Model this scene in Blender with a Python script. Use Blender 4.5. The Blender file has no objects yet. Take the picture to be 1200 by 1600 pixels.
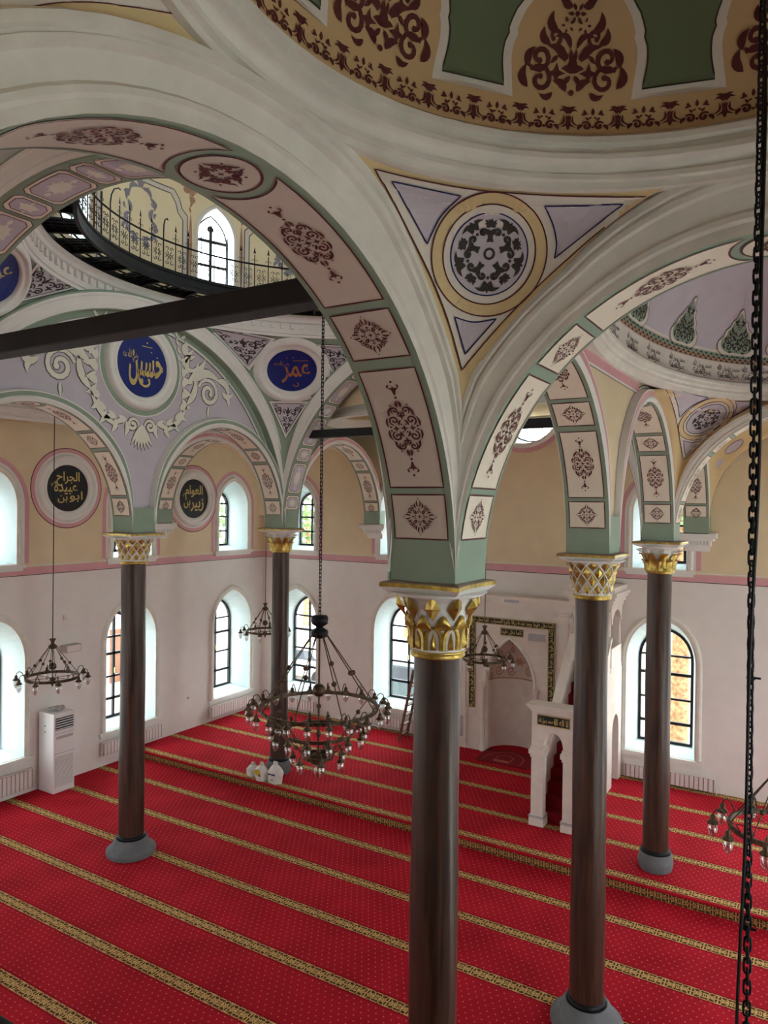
import bpy, math, random
from math import sin, cos, pi, sqrt, radians, atan2, hypot
from mathutils import Vector, Matrix
from mathutils.bvhtree import BVHTree
from mathutils.geometry import delaunay_2d_cdt
random.seed(7)
S = bpy.context.scene
COL = S.collection

# ------------------------------------------------------------------ camera
EYE = Vector((0, 0, 6.6))
FPX = 1148.0
_yaw, _pit, _rol = radians(31.25), radians(-.5), radians(.7)
_f = Vector((-sin(_yaw)*cos(_pit), cos(_yaw)*cos(_pit), sin(_pit)))
_r0 = Vector((cos(_yaw), sin(_yaw), 0)); _u0 = _r0.cross(_f)
_r = cos(_rol)*_r0 + sin(_rol)*_u0; _u = -sin(_rol)*_r0 + cos(_rol)*_u0
cd = bpy.data.cameras.new('camera'); cam = bpy.data.objects.new('camera', cd); COL.objects.link(cam)
cd.sensor_fit = 'VERTICAL'; cd.sensor_height = 24; cd.sensor_width = 18; cd.lens = FPX/1600*24
cd.clip_start = .05; cd.clip_end = 300
cam.matrix_world = Matrix(((_r.x, _u.x, -_f.x, EYE.x), (_r.y, _u.y, -_f.y, EYE.y), (_r.z, _u.z, -_f.z, EYE.z), (0, 0, 0, 1)))
S.camera = cam
def ray(px, py): return (_f + _r*((px-600)/FPX) - _u*((py-800)/FPX))

# ------------------------------------------------------------------ world, exposure
w = bpy.data.worlds.new('overcast_sky'); S.world = w; w.use_nodes = True
nt = w.node_tree; nt.nodes.clear()
bg = nt.nodes.new('ShaderNodeBackground'); bg.inputs[0].default_value = (.88, .96, 1, 1); bg.inputs[1].default_value = 4.2
ow = nt.nodes.new('ShaderNodeOutputWorld'); nt.links.new(bg.outputs[0], ow.inputs[0])
S.view_settings.view_transform = 'Standard'; S.view_settings.look = 'None'
S.view_settings.gamma = 1; S.view_settings.use_curve_mapping = False
S.view_settings.exposure = 1.6
S.cycles.max_bounces = 12; S.cycles.diffuse_bounces = 7; S.cycles.transparent_max_bounces = 24
S.cycles.use_denoising = True
S.cycles.sample_clamp_indirect = 6

# ------------------------------------------------------------------ plan of the building (metres)
XL, XA, XD, XR = -15.45, -11.19, -2.57, 1.97        # left wall, left columns, right columns, right wall
YC, YA, YB, YQ = 5.06, 9.38, 13.72, 18.06           # column rows and the prayer-niche wall
YBK = -3.6                                          # back wall
PZ = .2                                             # platform height
PY = 12.98                                          # platform edge
ZS = 6.1                                            # spring of the arches
XM = (XA+XD)/2
WT = .72                                            # wall thickness
# windows: (wall, centre, half width, z0, z spring, z apex, pointed)
WIN = []
for c in (1.6, 5.35, 9.14, 12.9, 16.66): WIN.append(('L', c, .79, .85, 3.0, 4.0, c > 16))
for c in (1.6, 5.35, 9.1, 12.9, 16.66): WIN.append(('L', c, .615, 5.2, 6.5, 7.28, c > 12))
for c in (-14.08, -10.46, -3.34, .3): WIN.append(('Q', c, .77, .85, 3.0, 4.0, c < -12))
for c in (-14.03, -10.45, -3.4, .3): WIN.append(('Q', c, .6, 5.2, 6.5, 7.28, True))
for c in (7.2, 11.5, 16.0): WIN.append(('R', c, .79, .85, 3.0, 4.0, False))  # unseen right wall windows, added for the daylight they let in
for c in (1.5, 3.8): WIN.append(('R', c, .56, 5.2, 6.5, 7.3, True))  # unseen windows, added and sized to brighten the near bay
for c in (7.2, 11.5, 16.0): WIN.append(('R', c, .615, 5.2, 6.5, 7.28, True))  # upper row of the added, unseen right wall windows
for c in (-13.3, -10): WIN.append(('B', c, .79, .85, 3.0, 4.0, False))  # unseen rear windows, added to shape how daylight falls
def wl(wall, s, z, d=0.0):
    """point on a wall: s along it, z up, d outwards from the inner face"""
    if wall == 'L': return (XL-d, s, z)
    if wall == 'Q': return (s, YQ+d, z)
    if wall == 'R': return (XR+d, s, z)
    return (s, YBK-d, z)
WN = {'L': (-1, 0, 0), 'Q': (0, 1, 0), 'R': (1, 0, 0), 'B': (0, -1, 0)}
DRUM_R, DRUM_C = 4.28, (XM, YA+.01)
DRUM_W = [radians(a) for a in range(0, 360, 45)]    # drum window bearings
# daylight portals: they only tell the renderer where the sky enters
def portal(loc, dirv, sx, sz):
    l = bpy.data.lights.new('window_daylight', 'AREA'); l.shape = 'RECTANGLE'; l.size = sx; l.size_y = sz
    l.cycles.is_portal = True
    o = bpy.data.objects.new('window_daylight', l); COL.objects.link(o); o.location = loc
    o.rotation_euler = Vector(dirv).to_track_quat('-Z', 'Z').to_euler()
for (wa, c, hw, z0, zs, za, pt) in WIN:
    n = Vector(WN[wa])
    portal(Vector(wl(wa, c, (z0+za)/2, WT+.12)), -n, 2*hw, za-z0)
DRUM_OFF = radians(22)
for a in DRUM_W:
    a += DRUM_OFF
    portal((DRUM_C[0]+(DRUM_R+.36)*cos(a), DRUM_C[1]+(DRUM_R+.36)*sin(a), 11.8), (-cos(a), -sin(a), 0), .9, 1.8)
portal((XM-.0, YQ+WT+.1, 9.2), (0, -1, 0), 1.9, 1.9)

# ------------------------------------------------------------------ geometry helpers
class G:
    def __init__(s): s.v, s.f, s.m = [], [], []
    def add(s, vs, fs, m=0):
        o = len(s.v); s.v += [tuple(p) for p in vs]; s.f += [tuple(i+o for i in f) for f in fs]; s.m += [m]*len(fs); return s
    def box(s, x0, x1, y0, y1, z0, z1, m=0):
        vs = [(x, y, z) for z in (z0, z1) for y in (y0, y1) for x in (x0, x1)]
        return s.add(vs, [(0, 2, 3, 1), (4, 5, 7, 6), (0, 1, 5, 4), (2, 6, 7, 3), (0, 4, 6, 2), (1, 3, 7, 5)], m)
    def cbox(s, c, d, m=0): return s.box(c[0]-d[0]/2, c[0]+d[0]/2, c[1]-d[1]/2, c[1]+d[1]/2, c[2]-d[2]/2, c[2]+d[2]/2, m)
    def grid(s, fn, nu, nv, m=0, cu=False):
        vs = [fn(i/nu, j/nv) for i in range(nu+(0 if cu else 1)) for j in range(nv+1)]
        k = nv+1; nn = nu if cu else nu+1
        fs = [(i*k+j, ((i+1) % nn)*k+j, ((i+1) % nn)*k+j+1, i*k+j+1) for i in range(nu) for j in range(nv)]
        return s.add(vs, fs, m)
    def lathe(s, prof, n=24, c=(0, 0, 0), m=0, sc=(1, 1), a0=0, a1=2*pi, mats=None):
        full = abs(a1-a0-2*pi) < 1e-6; na = n if full else n+1
        vs = [(c[0]+r*cos(a0+(a1-a0)*i/n)*sc[0], c[1]+r*sin(a0+(a1-a0)*i/n)*sc[1], c[2]+z) for i in range(na) for r, z in prof]
        k = len(prof)
        for j in range(k-1):
            pass
        o = len(s.v); s.v += vs
        for i in range(n):
            for j in range(k-1):
                a, b = i*k+j, ((i+1) % na)*k+j
                s.f.append((o+a, o+b, o+b+1, o+a+1)); s.m.append(mats[j] if mats else m)
        return s
    def tube(s, pts, r, n=6, m=0, closed=False):
        pts = [Vector(p) for p in pts]; N = len(pts); vs = []; up = None
        rr = r if isinstance(r, (list, tuple)) else [r]*N
        for i, p in enumerate(pts):
            a = pts[(i-1) % N] if (i > 0 or closed) else pts[0]; b = pts[(i+1) % N] if (i < N-1 or closed) else pts[-1]
            t = (b-a).normalized()
            if up is None: up = t.orthogonal().normalized()
            up = (up - t*up.dot(t)); up = up.normalized() if up.length > 1e-6 else t.orthogonal().normalized()
            q = t.cross(up)
            vs += [tuple(p+up*(rr[i]*cos(2*pi*k/n))+q*(rr[i]*sin(2*pi*k/n))) for k in range(n)]
        fs = []
        for i in range(N if closed else N-1):
            j = (i+1) % N
            fs += [(i*n+k, i*n+(k+1) % n, j*n+(k+1) % n, j*n+k) for k in range(n)]
        if not closed: fs += [tuple(range(n))[::-1], tuple((N-1)*n+k for k in range(n))]
        return s.add(vs, fs, m)
    def prism(s, pts, z0, z1, m=0):
        n = len(pts)
        vs = [(x, y, z0) for x, y in pts]+[(x, y, z1) for x, y in pts]
        return s.add(vs, [tuple(range(n))[::-1], tuple(range(n, 2*n))]+[(i, (i+1) % n, n+(i+1) % n, n+i) for i in range(n)], m)
    def sphere(s, c, r, n=10, k=6, m=0, sz=1):
        return s.lathe([(max(1e-4, r*sin(pi*j/k)), -r*sz*cos(pi*j/k)) for j in range(k+1)], n, c, m)
    def xf(s, M):
        s.v = [tuple(M @ Vector(p)) for p in s.v]; return s
    def merge(s, g, m=None):
        o = len(s.v); s.v += g.v; s.f += [tuple(i+o for i in f) for f in g.f]; s.m += g.m if m is None else [m]*len(g.f); return s

def mk(name, g, mats, parent=None, smooth=False, loc=None, rz=0):
    if not isinstance(mats, (list, tuple)): mats = [mats]
    me = bpy.data.meshes.new(name); me.from_pydata(g.v, [], g.f)
    for mt in mats: me.materials.append(mt)
    if len(mats) > 1: me.polygons.foreach_set('material_index', g.m)
    if smooth: me.polygons.foreach_set('use_smooth', [True]*len(g.f))
    me.update()
    return link(name, me, parent, loc, rz)
def link(name, me, parent=None, loc=None, rz=0):
    o = bpy.data.objects.new(name, me); COL.objects.link(o)
    if parent is not None: o.parent = parent
    if loc is not None: o.location = loc
    if rz: o.rotation_euler.z = rz
    return o
def tag(o, label, cat, group=None, kind=None):
    o['label'] = label; o['category'] = cat
    if group: o['group'] = group
    if kind: o['kind'] = kind
    return o
def thing(name, label, cat, loc=(0, 0, 0), rz=0, group=None, kind=None):
    o = bpy.data.objects.new(name, None); COL.objects.link(o); o.empty_display_size = .1
    o.location = loc; o.rotation_euler.z = rz
    return tag(o, label, cat, group, kind)
def copy_tree(o, parent=None):
    c = o.copy(); COL.objects.link(c); c.parent = parent
    for ch in list(o.children): copy_tree(ch, c)
    return c
def sharp_smooth(o, ang=40):
    me = o.data
    me.polygons.foreach_set('use_smooth', [True]*len(me.polygons))
    me.set_sharp_from_angle(angle=radians(ang)); return o

# ------------------------------------------------------------------ materials
def lin(c): return tuple((x/12.92 if x <= .04045 else ((x+.055)/1.055)**2.4) for x in (v/255 for v in c))
def mat(name, rgb, rough=.7, metal=0, var=.06, vs=3.0, bump=0, bs=40, spec=.3, dark=None):
    m = bpy.data.materials.new(name); m.use_nodes = True; t = m.node_tree; b = t.nodes['Principled BSDF']
    c = lin(rgb); b.inputs['Roughness'].default_value = rough; b.inputs['Metallic'].default_value = metal
    b.inputs['Specular IOR Level'].default_value = spec
    tc = t.nodes.new('ShaderNodeTexCoord')
    if var:
        n = t.nodes.new('ShaderNodeTexNoise'); n.inputs['Scale'].default_value = vs; n.inputs['Detail'].default_value = 5
        t.links.new(tc.outputs['Object'], n.inputs['Vector'])
        r = t.nodes.new('ShaderNodeValToRGB'); e = r.color_ramp.elements
        e[0].position = .3; e[1].position = .7
        lo = lin(dark) if dark else tuple(x*(1-var) for x in c); hi = tuple(min(1, x*(1+var)) for x in c)
        e[0].color = (*lo, 1); e[1].color = (*hi, 1)
        t.links.new(n.outputs['Fac'], r.inputs[0]); t.links.new(r.outputs[0], b.inputs['Base Color'])
    else: b.inputs['Base Color'].default_value = (*c, 1)
    if bump:
        n2 = t.nodes.new('ShaderNodeTexNoise'); n2.inputs['Scale'].default_value = bs; n2.inputs['Detail'].default_value = 4
        t.links.new(tc.outputs['Object'], n2.inputs['Vector'])
        bp = t.nodes.new('ShaderNodeBump'); bp.inputs['Strength'].default_value = bump; bp.inputs['Distance'].default_value = .01
        t.links.new(n2.outputs['Fac'], bp.inputs['Height']); t.links.new(bp.outputs[0], b.inputs['Normal'])
    return m
white = mat('white_plaster', (226, 224, 218), .75, var=.04, bump=.15)
wallw = mat('white_wall_paint', (228, 222, 217), .8, var=.03, bump=.1)
reveal = mat('window_reveal_white', (214, 228, 228), .7, var=.02)
mould = mat('moulding_plaster', (222, 218, 208), .7, var=.07, vs=5, bump=.2)
sage = mat('sage_green_paint', (142, 160, 141), .75, var=.05)
lilac = mat('lilac_paint', (196, 187, 197), .75, var=.04)
panel = mat('blush_panel_paint', (206, 193, 180), .75, var=.03)
panel2 = mat('cream_panel_paint', (232, 222, 204), .75, var=.03)
maroon = mat('maroon_paint', (92, 42, 42), .7, var=.1)
ochre = mat('ochre_paint', (216, 192, 146), .75, var=.06, vs=2)
cream = mat('cream_wall_paint', (222, 203, 168), .78, var=.04, vs=2)
drumc = mat('drum_cream_paint', (238, 225, 190), .78, var=.04, vs=2)
tan = mat('tan_wall_paint', (210, 182, 147), .78, var=.03, vs=2)
pink = mat('pink_paint', (214, 160, 165), .75, var=.05)
pale = mat('pale_grey_paint', (222, 214, 203), .75, var=.03)
navy = mat('navy_line_paint', (28, 30, 84), .7, var=.05)
charcoal = mat('charcoal_paint', (62, 56, 52), .75, var=.05)
olive = mat('dome_green_paint', (104, 116, 88), .75, var=.05)
domec = mat('dome_ochre_paint', (204, 172, 128), .75, var=.05, vs=2)
greyline = mat('grey_line_paint', (112, 112, 112), .75, var=.05)
ivory = mat('ivory_leaf_paint', (226, 223, 208), .75, var=.04)
violetgrey = mat('violet_grey_paint', (142, 138, 150), .75, var=.08)
rust = mat('rust_ornament_paint', (176, 138, 112), .75, var=.08)
blue = mat('royal_blue_panel', (22, 38, 112), .5, var=.08)
black = mat('black_panel', (32, 34, 36), .5, var=.08)
gold = mat('gilding', (198, 172, 92), .34, metal=.8, var=.2, vs=14, bump=.3, bs=30, dark=(150, 124, 62))
goldp = mat('gold_paint', (204, 180, 112), .5, metal=.2, var=.1)
bronzep = mat('copper_paint', (176, 112, 72), .55, metal=.2, var=.1)
iron = mat('black_iron', (26, 28, 30), .5, metal=.4, var=.1)
framem = mat('dark_window_frame', (40, 40, 42), .5, metal=.2, var=.05)
bronze = mat('aged_bronze', (96, 80, 62), .45, metal=.75, var=.25, vs=20, dark=(54, 44, 36))
stone = mat('grey_stone', (104, 106, 108), .8, var=.12, vs=8, bump=.3)
marble = mat('white_marble', (224, 212, 202), .4, var=.07, vs=4)
marbleg = mat('grey_marble', (176, 172, 174), .4, var=.1, vs=6)
ac_white = mat('white_enamel', (226, 220, 218), .4, var=.01)
radm = mat('radiator_enamel', (226, 216, 212), .45, var=.01)
darkslot = mat('dark_slot', (58, 62, 70), .6, var=0)
beamm = mat('dark_timber', (31, 30, 33), .65, var=.25, vs=6, bump=.3)
taupe = mat('taupe_top_paint', (150, 136, 120), .7, var=.08)
rungw = mat('ladder_wood', (110, 72, 52), .6, var=.15)
bagw = mat('white_plastic_bag', (222, 222, 214), .4, var=.08, vs=14)
bagy = mat('yellow_printed_bag', (214, 190, 70), .45, var=.1)
speakerg = mat('grey_speaker', (176, 168, 166), .6, var=.03)
rubber = mat('black_rubber', (18, 18, 20), .6, var=0)
leafm = mat('tree_foliage', (96, 122, 70), .8, var=.3, vs=2)
bark = mat('pine_bark', (150, 112, 80), .9, var=.55, vs=9, bump=1, bs=18)
paving = mat('pale_paving', (206, 202, 192), .9, var=.08)
rubble = mat('rubble_stone', (206, 200, 190), .9, var=.15, vs=3, bump=.6, bs=6)
rooft = mat('roof_tile', (206, 178, 160), .85, var=.2, vs=6)
carp = mat('car_paint', (70, 84, 88), .3, var=0)

def wood_mat():
    m = mat('dark_column_wood', (72, 52, 42), .38, var=0, spec=.5); t = m.node_tree; b = t.nodes['Principled BSDF']
    tc = t.nodes.new('ShaderNodeTexCoord'); mp = t.nodes.new('ShaderNodeMapping'); mp.inputs['Scale'].default_value = (9, 9, .55)
    n = t.nodes.new('ShaderNodeTexNoise'); n.inputs['Scale'].default_value = 2.2; n.inputs['Detail'].default_value = 7; n.inputs['Distortion'].default_value = .6
    r = t.nodes.new('ShaderNodeValToRGB'); e = r.color_ramp.elements
    e[0].position = .3; e[0].color = (*lin((34, 24, 20)), 1); e[1].position = .75; e[1].color = (*lin((84, 56, 42)), 1)
    t.links.new(tc.outputs['Object'], mp.inputs[0]); t.links.new(mp.outputs[0], n.inputs['Vector'])
    t.links.new(n.outputs['Fac'], r.inputs[0]); t.links.new(r.outputs[0], b.inputs['Base Color'])
    bp = t.nodes.new('ShaderNodeBump'); bp.inputs['Strength'].default_value = .25; bp.inputs['Distance'].default_value = .02
    t.links.new(n.outputs['Fac'], bp.inputs['Height']); t.links.new(bp.outputs[0], b.inputs['Normal'])
    return m
woodm = wood_mat()
def glass_mat(name, tint, gl):
    m = bpy.data.materials.new(name); m.use_nodes = True; t = m.node_tree; t.nodes.clear()
    a = t.nodes.new('ShaderNodeBsdfTransparent'); a.inputs[0].default_value = (*tint, 1)
    g = t.nodes.new('ShaderNodeBsdfGlossy'); g.inputs[1].default_value = .05
    x = t.nodes.new('ShaderNodeMixShader'); x.inputs[0].default_value = gl
    o = t.nodes.new('ShaderNodeOutputMaterial')
    t.links.new(a.outputs[0], x.inputs[1]); t.links.new(g.outputs[0], x.inputs[2]); t.links.new(x.outputs[0], o.inputs[0]); return m
glass = glass_mat('window_glass', (.97, .98, .98), .04)
bulbm = glass_mat('clear_bulb_glass', (.86, .86, .84), .32)

def carpet_mat():
    """red pile with rows of small dots and woven gold bands across it, period 1.207 m"""
    m = bpy.data.materials.new('red_carpet'); m.use_nodes = True; t = m.node_tree; b = t.nodes['Principled BSDF']
    b.inputs['Roughness'].default_value = .95; b.inputs['Specular IOR Level'].default_value = .1
    geo = t.nodes.new('ShaderNodeNewGeometry'); sp = t.nodes.new('ShaderNodeSeparateXYZ'); t.links.new(geo.outputs['Position'], sp.inputs[0])
    def M(op, a, b_=None, c=None):
        n = t.nodes.new('ShaderNodeMath'); n.operation = op
        for i, x in enumerate((a, b_, c)):
            if x is None: continue
            if isinstance(x, (int, float)): n.inputs[i].default_value = x
            else: t.links.new(x, n.inputs[i])
        return n.outputs[0]
    X, Y, Z = sp.outputs
    up = M('GREATER_THAN', Z, .1)
    per = 1.207
    ph0 = M('SUBTRACT', Y, 5.957-per/2+.0)
    # on the platform the bands start again from its edge
    ph1 = M('SUBTRACT', Y, 13.11-per/2)
    ph = M('ADD', M('MULTIPLY', ph0, M('SUBTRACT', 1, up)), M('MULTIPLY', ph1, up))
    yy = M('SUBTRACT', M('MODULO', M('ADD', ph, per*10), per), per/2)      # 0 at a band's centre
    ay = M('ABSOLUTE', yy)
    band = M('LESS_THAN', ay, .1)
    line = M('MULTIPLY', M('GREATER_THAN', ay, .113), M('LESS_THAN', ay, .128))
    # vertical face of the step is all band
    nz = t.nodes.new('ShaderNodeSeparateXYZ'); t.links.new(geo.outputs['Normal'], nz.inputs[0])
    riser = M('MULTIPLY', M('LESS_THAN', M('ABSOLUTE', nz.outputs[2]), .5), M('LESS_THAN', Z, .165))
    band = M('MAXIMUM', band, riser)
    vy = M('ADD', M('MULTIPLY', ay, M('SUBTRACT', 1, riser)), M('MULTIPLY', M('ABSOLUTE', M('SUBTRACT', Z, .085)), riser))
    # mirrored filigree
    px = M('PINGPONG', X, .17)
    cb = t.nodes.new('ShaderNodeCombineXYZ'); t.links.new(px, cb.inputs[0]); t.links.new(vy, cb.inputs[1])
    vo = t.nodes.new('ShaderNodeTexVoronoi'); vo.feature = 'DISTANCE_TO_EDGE'; vo.inputs['Scale'].default_value = 19
    t.links.new(cb.outputs[0], vo.inputs['Vector'])
    fil = M('LESS_THAN', vo.outputs['Distance'], M('SUBTRACT', .11, M('MULTIPLY', riser, .06)))  # gold thinned on the riser; its shade is partly put into the pattern
    vo2 = t.nodes.new('ShaderNodeTexVoronoi'); vo2.inputs['Scale'].default_value = 30; t.links.new(cb.outputs[0], vo2.inputs['Vector'])
    fil = M('MAXIMUM', fil, M('LESS_THAN', vo2.outputs['Distance'], .16))
    # dots in staggered rows
    dy = .0905
    row = M('FLOOR', M('DIVIDE', Y, dy))
    fy = M('SUBTRACT', M('FRACT', M('DIVIDE', Y, dy)), .5)
    xs = M('ADD', M('DIVIDE', X, .115), M('MULTIPLY', M('MODULO', M('ADD', row, 1000), 2), .5))
    fx = M('SUBTRACT', M('FRACT', xs), .5)
    d = M('SQRT', M('ADD', M('POWER', M('MULTIPLY', fx, .115), 2), M('POWER', M('MULTIPLY', fy, dy), 2)))
    dot = M('LESS_THAN', d, .0105)
    no = t.nodes.new('ShaderNodeTexNoise'); no.inputs['Scale'].default_value = 1.3; no.inputs['Detail'].default_value = 6
    t.links.new(geo.outputs['Position'], no.inputs['Vector'])
    rr = t.nodes.new('ShaderNodeValToRGB'); e = rr.color_ramp.elements
    e[0].position = .3; e[1].position = .7; e[0].color = (*lin((156, 15, 31)), 1); e[1].color = (*lin((182, 24, 42)), 1)
    t.links.new(no.outputs['Fac'], rr.inputs[0])
    def mix(f, a, c):
        n = t.nodes.new('ShaderNodeMix'); n.data_type = 'RGBA'; t.links.new(f, n.inputs[0])
        for s_, x in ((6, a), (7, c)):
            if isinstance(x, tuple): n.inputs[s_].default_value = (*lin(x), 1)
            else: t.links.new(x, n.inputs[s_])
        return n.outputs[2]
    c1 = mix(dot, rr.outputs[0], (216, 108, 104))
    c1 = mix(line, c1, (118, 10, 22))
    bc = mix(fil, (84, 52, 28), (204, 168, 108))
    c2 = mix(band, c1, bc)
    t.links.new(c2, b.inputs['Base Color'])
    n3 = t.nodes.new('ShaderNodeTexNoise'); n3.inputs['Scale'].default_value = 220; t.links.new(geo.outputs['Position'], n3.inputs['Vector'])
    bp = t.nodes.new('ShaderNodeBump'); bp.inputs['Strength'].default_value = .3; bp.inputs['Distance'].default_value = .004
    t.links.new(n3.outputs['Fac'], bp.inputs['Height']); t.links.new(bp.outputs[0], b.inputs['Normal'])
    return m
carpet = carpet_mat()
rugm = mat('dark_red_rug', (128, 14, 28), .95, var=.1)
rugl = mat('rug_pattern', (176, 92, 70), .95, var=.1)

# ------------------------------------------------------------------ flat drawing: stencils, lines, lettering
class D:
    def __init__(s): s.v, s.f, s.l = [], [], []
    def add(s, vs, fs):
        o = len(s.v); k = (s.l[-1]+1) if s.l else 0; s.l += [k]*len(vs)      # every stroke is a coat of paint above the one before
        s.v += [(float(a), float(b)) for a, b in vs]; s.f += [tuple(i+o for i in f) for f in fs]; return s
    def stroke(s, pts, w, closed=False):
        N = len(pts); vs = []
        ww = list(w) if isinstance(w, (list, tuple)) else [w]*N
        for i in range(N):
            a = pts[(i-1) % N] if (i > 0 or closed) else pts[0]; b = pts[(i+1) % N] if (i < N-1 or closed) else pts[-1]
            dx, dy = b[0]-a[0], b[1]-a[1]; l = hypot(dx, dy) or 1
            nx, ny = -dy/l*ww[i], dx/l*ww[i]; x, y = pts[i]
            vs += [(x+nx, y+ny), (x-nx, y-ny)]
        fs = [(2*i, 2*i+1, 2*((i+1) % N)+1, 2*((i+1) % N)) for i in range(N if closed else N-1)]
        return s.add(vs, fs)
    def leaf(s, p, q, w, bend=0., n=7):
        """a pointed leaf from p to q, w wide, its midrib bent sideways"""
        dx, dy = q[0]-p[0], q[1]-p[1]; l = hypot(dx, dy); nx, ny = -dy/l, dx/l; w = min(w, .26*l)
        pts, ww = [], []
        for i in range(n+1):
            t = i/n; b = bend*l*sin(pi*t)
            pts.append((p[0]+dx*t+nx*b, p[1]+dy*t+ny*b)); ww.append(w*(sin(pi*min(1, t**.8))**.9)+.0006)
        return s.stroke(pts, ww)
    def spiral(s, c, r, a0, turns, w, n=14, sgn=1):
        pts, ww = [], []
        for i in range(n+1):
            t = i/n; rr = r*(1-.78*t); a = a0+sgn*2*pi*turns*t
            pts.append((c[0]+rr*cos(a), c[1]+rr*sin(a))); ww.append(w*(.35+.65*sin(pi*(.15+.7*t))))
        s.stroke(pts, ww); return s.dot((pts[-1][0], pts[-1][1]), w*1.3, 6)
    def dot(s, c, r, n=8): return s.add([(c[0]+r*cos(2*pi*i/n), c[1]+r*sin(2*pi*i/n)) for i in range(n)], [tuple(range(n))])
    def star(s, c, r, k=4, a=0, inn=.38):
        return s.add([(c[0]+(r if i % 2 == 0 else r*inn)*cos(a+pi*i/k), c[1]+(r if i % 2 == 0 else r*inn)*sin(a+pi*i/k)) for i in range(2*k)], [tuple(range(2*k))])
    def poly(s, pts): return s.add(pts, [tuple(range(len(pts)))])
    def ring(s, c, rx, ry, w, n=40, rot=0):
        pts = [(c[0]+rx*cos(2*pi*i/n)*cos(rot)-ry*sin(2*pi*i/n)*sin(rot), c[1]+rx*cos(2*pi*i/n)*sin(rot)+ry*sin(2*pi*i/n)*cos(rot)) for i in range(n)]
        return s.stroke(pts, w, True)
    def rect(s, x0, x1, y0, y1, nx=1, ny=1):
        vs = [(x0+(x1-x0)*i/nx, y0+(y1-y0)*j/ny) for i in range(nx+1) for j in range(ny+1)]
        return s.add(vs, [(i*(ny+1)+j, (i+1)*(ny+1)+j, (i+1)*(ny+1)+j+1, i*(ny+1)+j+1) for i in range(nx) for j in range(ny)])
    def disc(s, c, rx, ry, k=4, n=32, rot=0):
        vs = [c]; fs = []
        for j in range(1, k+1):
            for i in range(n):
                a = 2*pi*i/n; x, y = rx*j/k*cos(a), ry*j/k*sin(a)
                vs.append((c[0]+x*cos(rot)-y*sin(rot), c[1]+x*sin(rot)+y*cos(rot)))
        for i in range(n): fs.append((0, 1+i, 1+(i+1) % n))
        for j in range(1, k):
            for i in range(n):
                a, b = 1+(j-1)*n+i, 1+(j-1)*n+(i+1) % n; fs.append((a, a+n, b+n, b))
        return s.add(vs, fs)
    def t(s, fn):
        d = D(); d.v = [fn(*p) for p in s.v]; d.f = list(s.f); d.l = list(s.l); return d
    def join(s, *ds):
        for d in ds:
            o = len(s.v); k = (s.l[-1]+1) if s.l else 0
            s.v += d.v; s.f += [tuple(i+o for i in f) for f in d.f]; s.l += [k+q for q in d.l]
        return s
    def scale(s, kx, ky=None, dx=0, dy=0, rot=0):
        ky = kx if ky is None else ky
        return s.t(lambda x, y: (dx+kx*x*cos(rot)-ky*y*sin(rot), dy+kx*x*sin(rot)+ky*y*cos(rot)))
    def mx(s): return D().join(s, s.t(lambda x, y: (-x, y)))
    def my(s): return D().join(s, s.t(lambda x, y: (x, -y)))
    def turn(s, n):
        d = D()
        for i in range(n): d.join(s.scale(1, rot=2*pi*i/n))
        return d
    def map(s, fn):
        if hasattr(fn, 'fac') and s.l and s.l[-1] > 0:
            fns = [fn.fac(fn.e+.0003*k) for k in range(12)]; q = [fns[k % 12](x, y) for (x, y), k in zip(s.v, s.l)]
        else: q = [fn(x, y) for x, y in s.v]
        g = G(); g.v = [tuple(p) if p is not None else (0, 0, 0) for p in q]
        g.f = [f for f in s.f if all(q[i] is not None for i in f)]; g.m = [0]*len(g.f)
        used = sorted({i for f in g.f for i in f}); ix = {o: n for n, o in enumerate(used)}
        g.v = [g.v[i] for i in used]; g.f = [tuple(ix[i] for i in f) for f in g.f]; return g

def layered(fac, e):
    f = fac(e)
    def g(x, y): return f(x, y)
    g.fac, g.e = fac, e; return g
def poly_fill(pts, step):
    """triangulated filling of an outline, fine enough to follow a curved surface"""
    n = len(pts); xs = [p[0] for p in pts]; ys = [p[1] for p in pts]
    vs = [Vector(p) for p in pts]
    def inside(x, y):
        r = False; j = n-1
        for i in range(n):
            if (pts[i][1] > y) != (pts[j][1] > y) and x < (pts[j][0]-pts[i][0])*(y-pts[i][1])/(pts[j][1]-pts[i][1])+pts[i][0]: r = not r
            j = i
        return r
    y = min(ys)+step/2
    while y < max(ys):
        x = min(xs)+step/2
        while x < max(xs):
            if inside(x, y): vs.append(Vector((x, y)))
            x += step
        y += step
    ov, oe, of, _, _, _ = delaunay_2d_cdt(vs, [], [list(range(n))], 1, 1e-7)
    d = D(); d.add([(p.x, p.y) for p in ov], [tuple(f) for f in of if inside(sum(ov[i].x for i in f)/len(f), sum(ov[i].y for i in f)/len(f))])
    return d
def dense(pts, step, closed=True):
    out = []; n = len(pts)
    for i in range(n if closed else n-1):
        a, b = pts[i], pts[(i+1) % n]; l = hypot(b[0]-a[0], b[1]-a[1]); k = max(1, int(l/step))
        out += [(a[0]+(b[0]-a[0])*j/k, a[1]+(b[1]-a[1])*j/k) for j in range(k)]
    if not closed: out.append(pts[-1])
    return out

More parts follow.
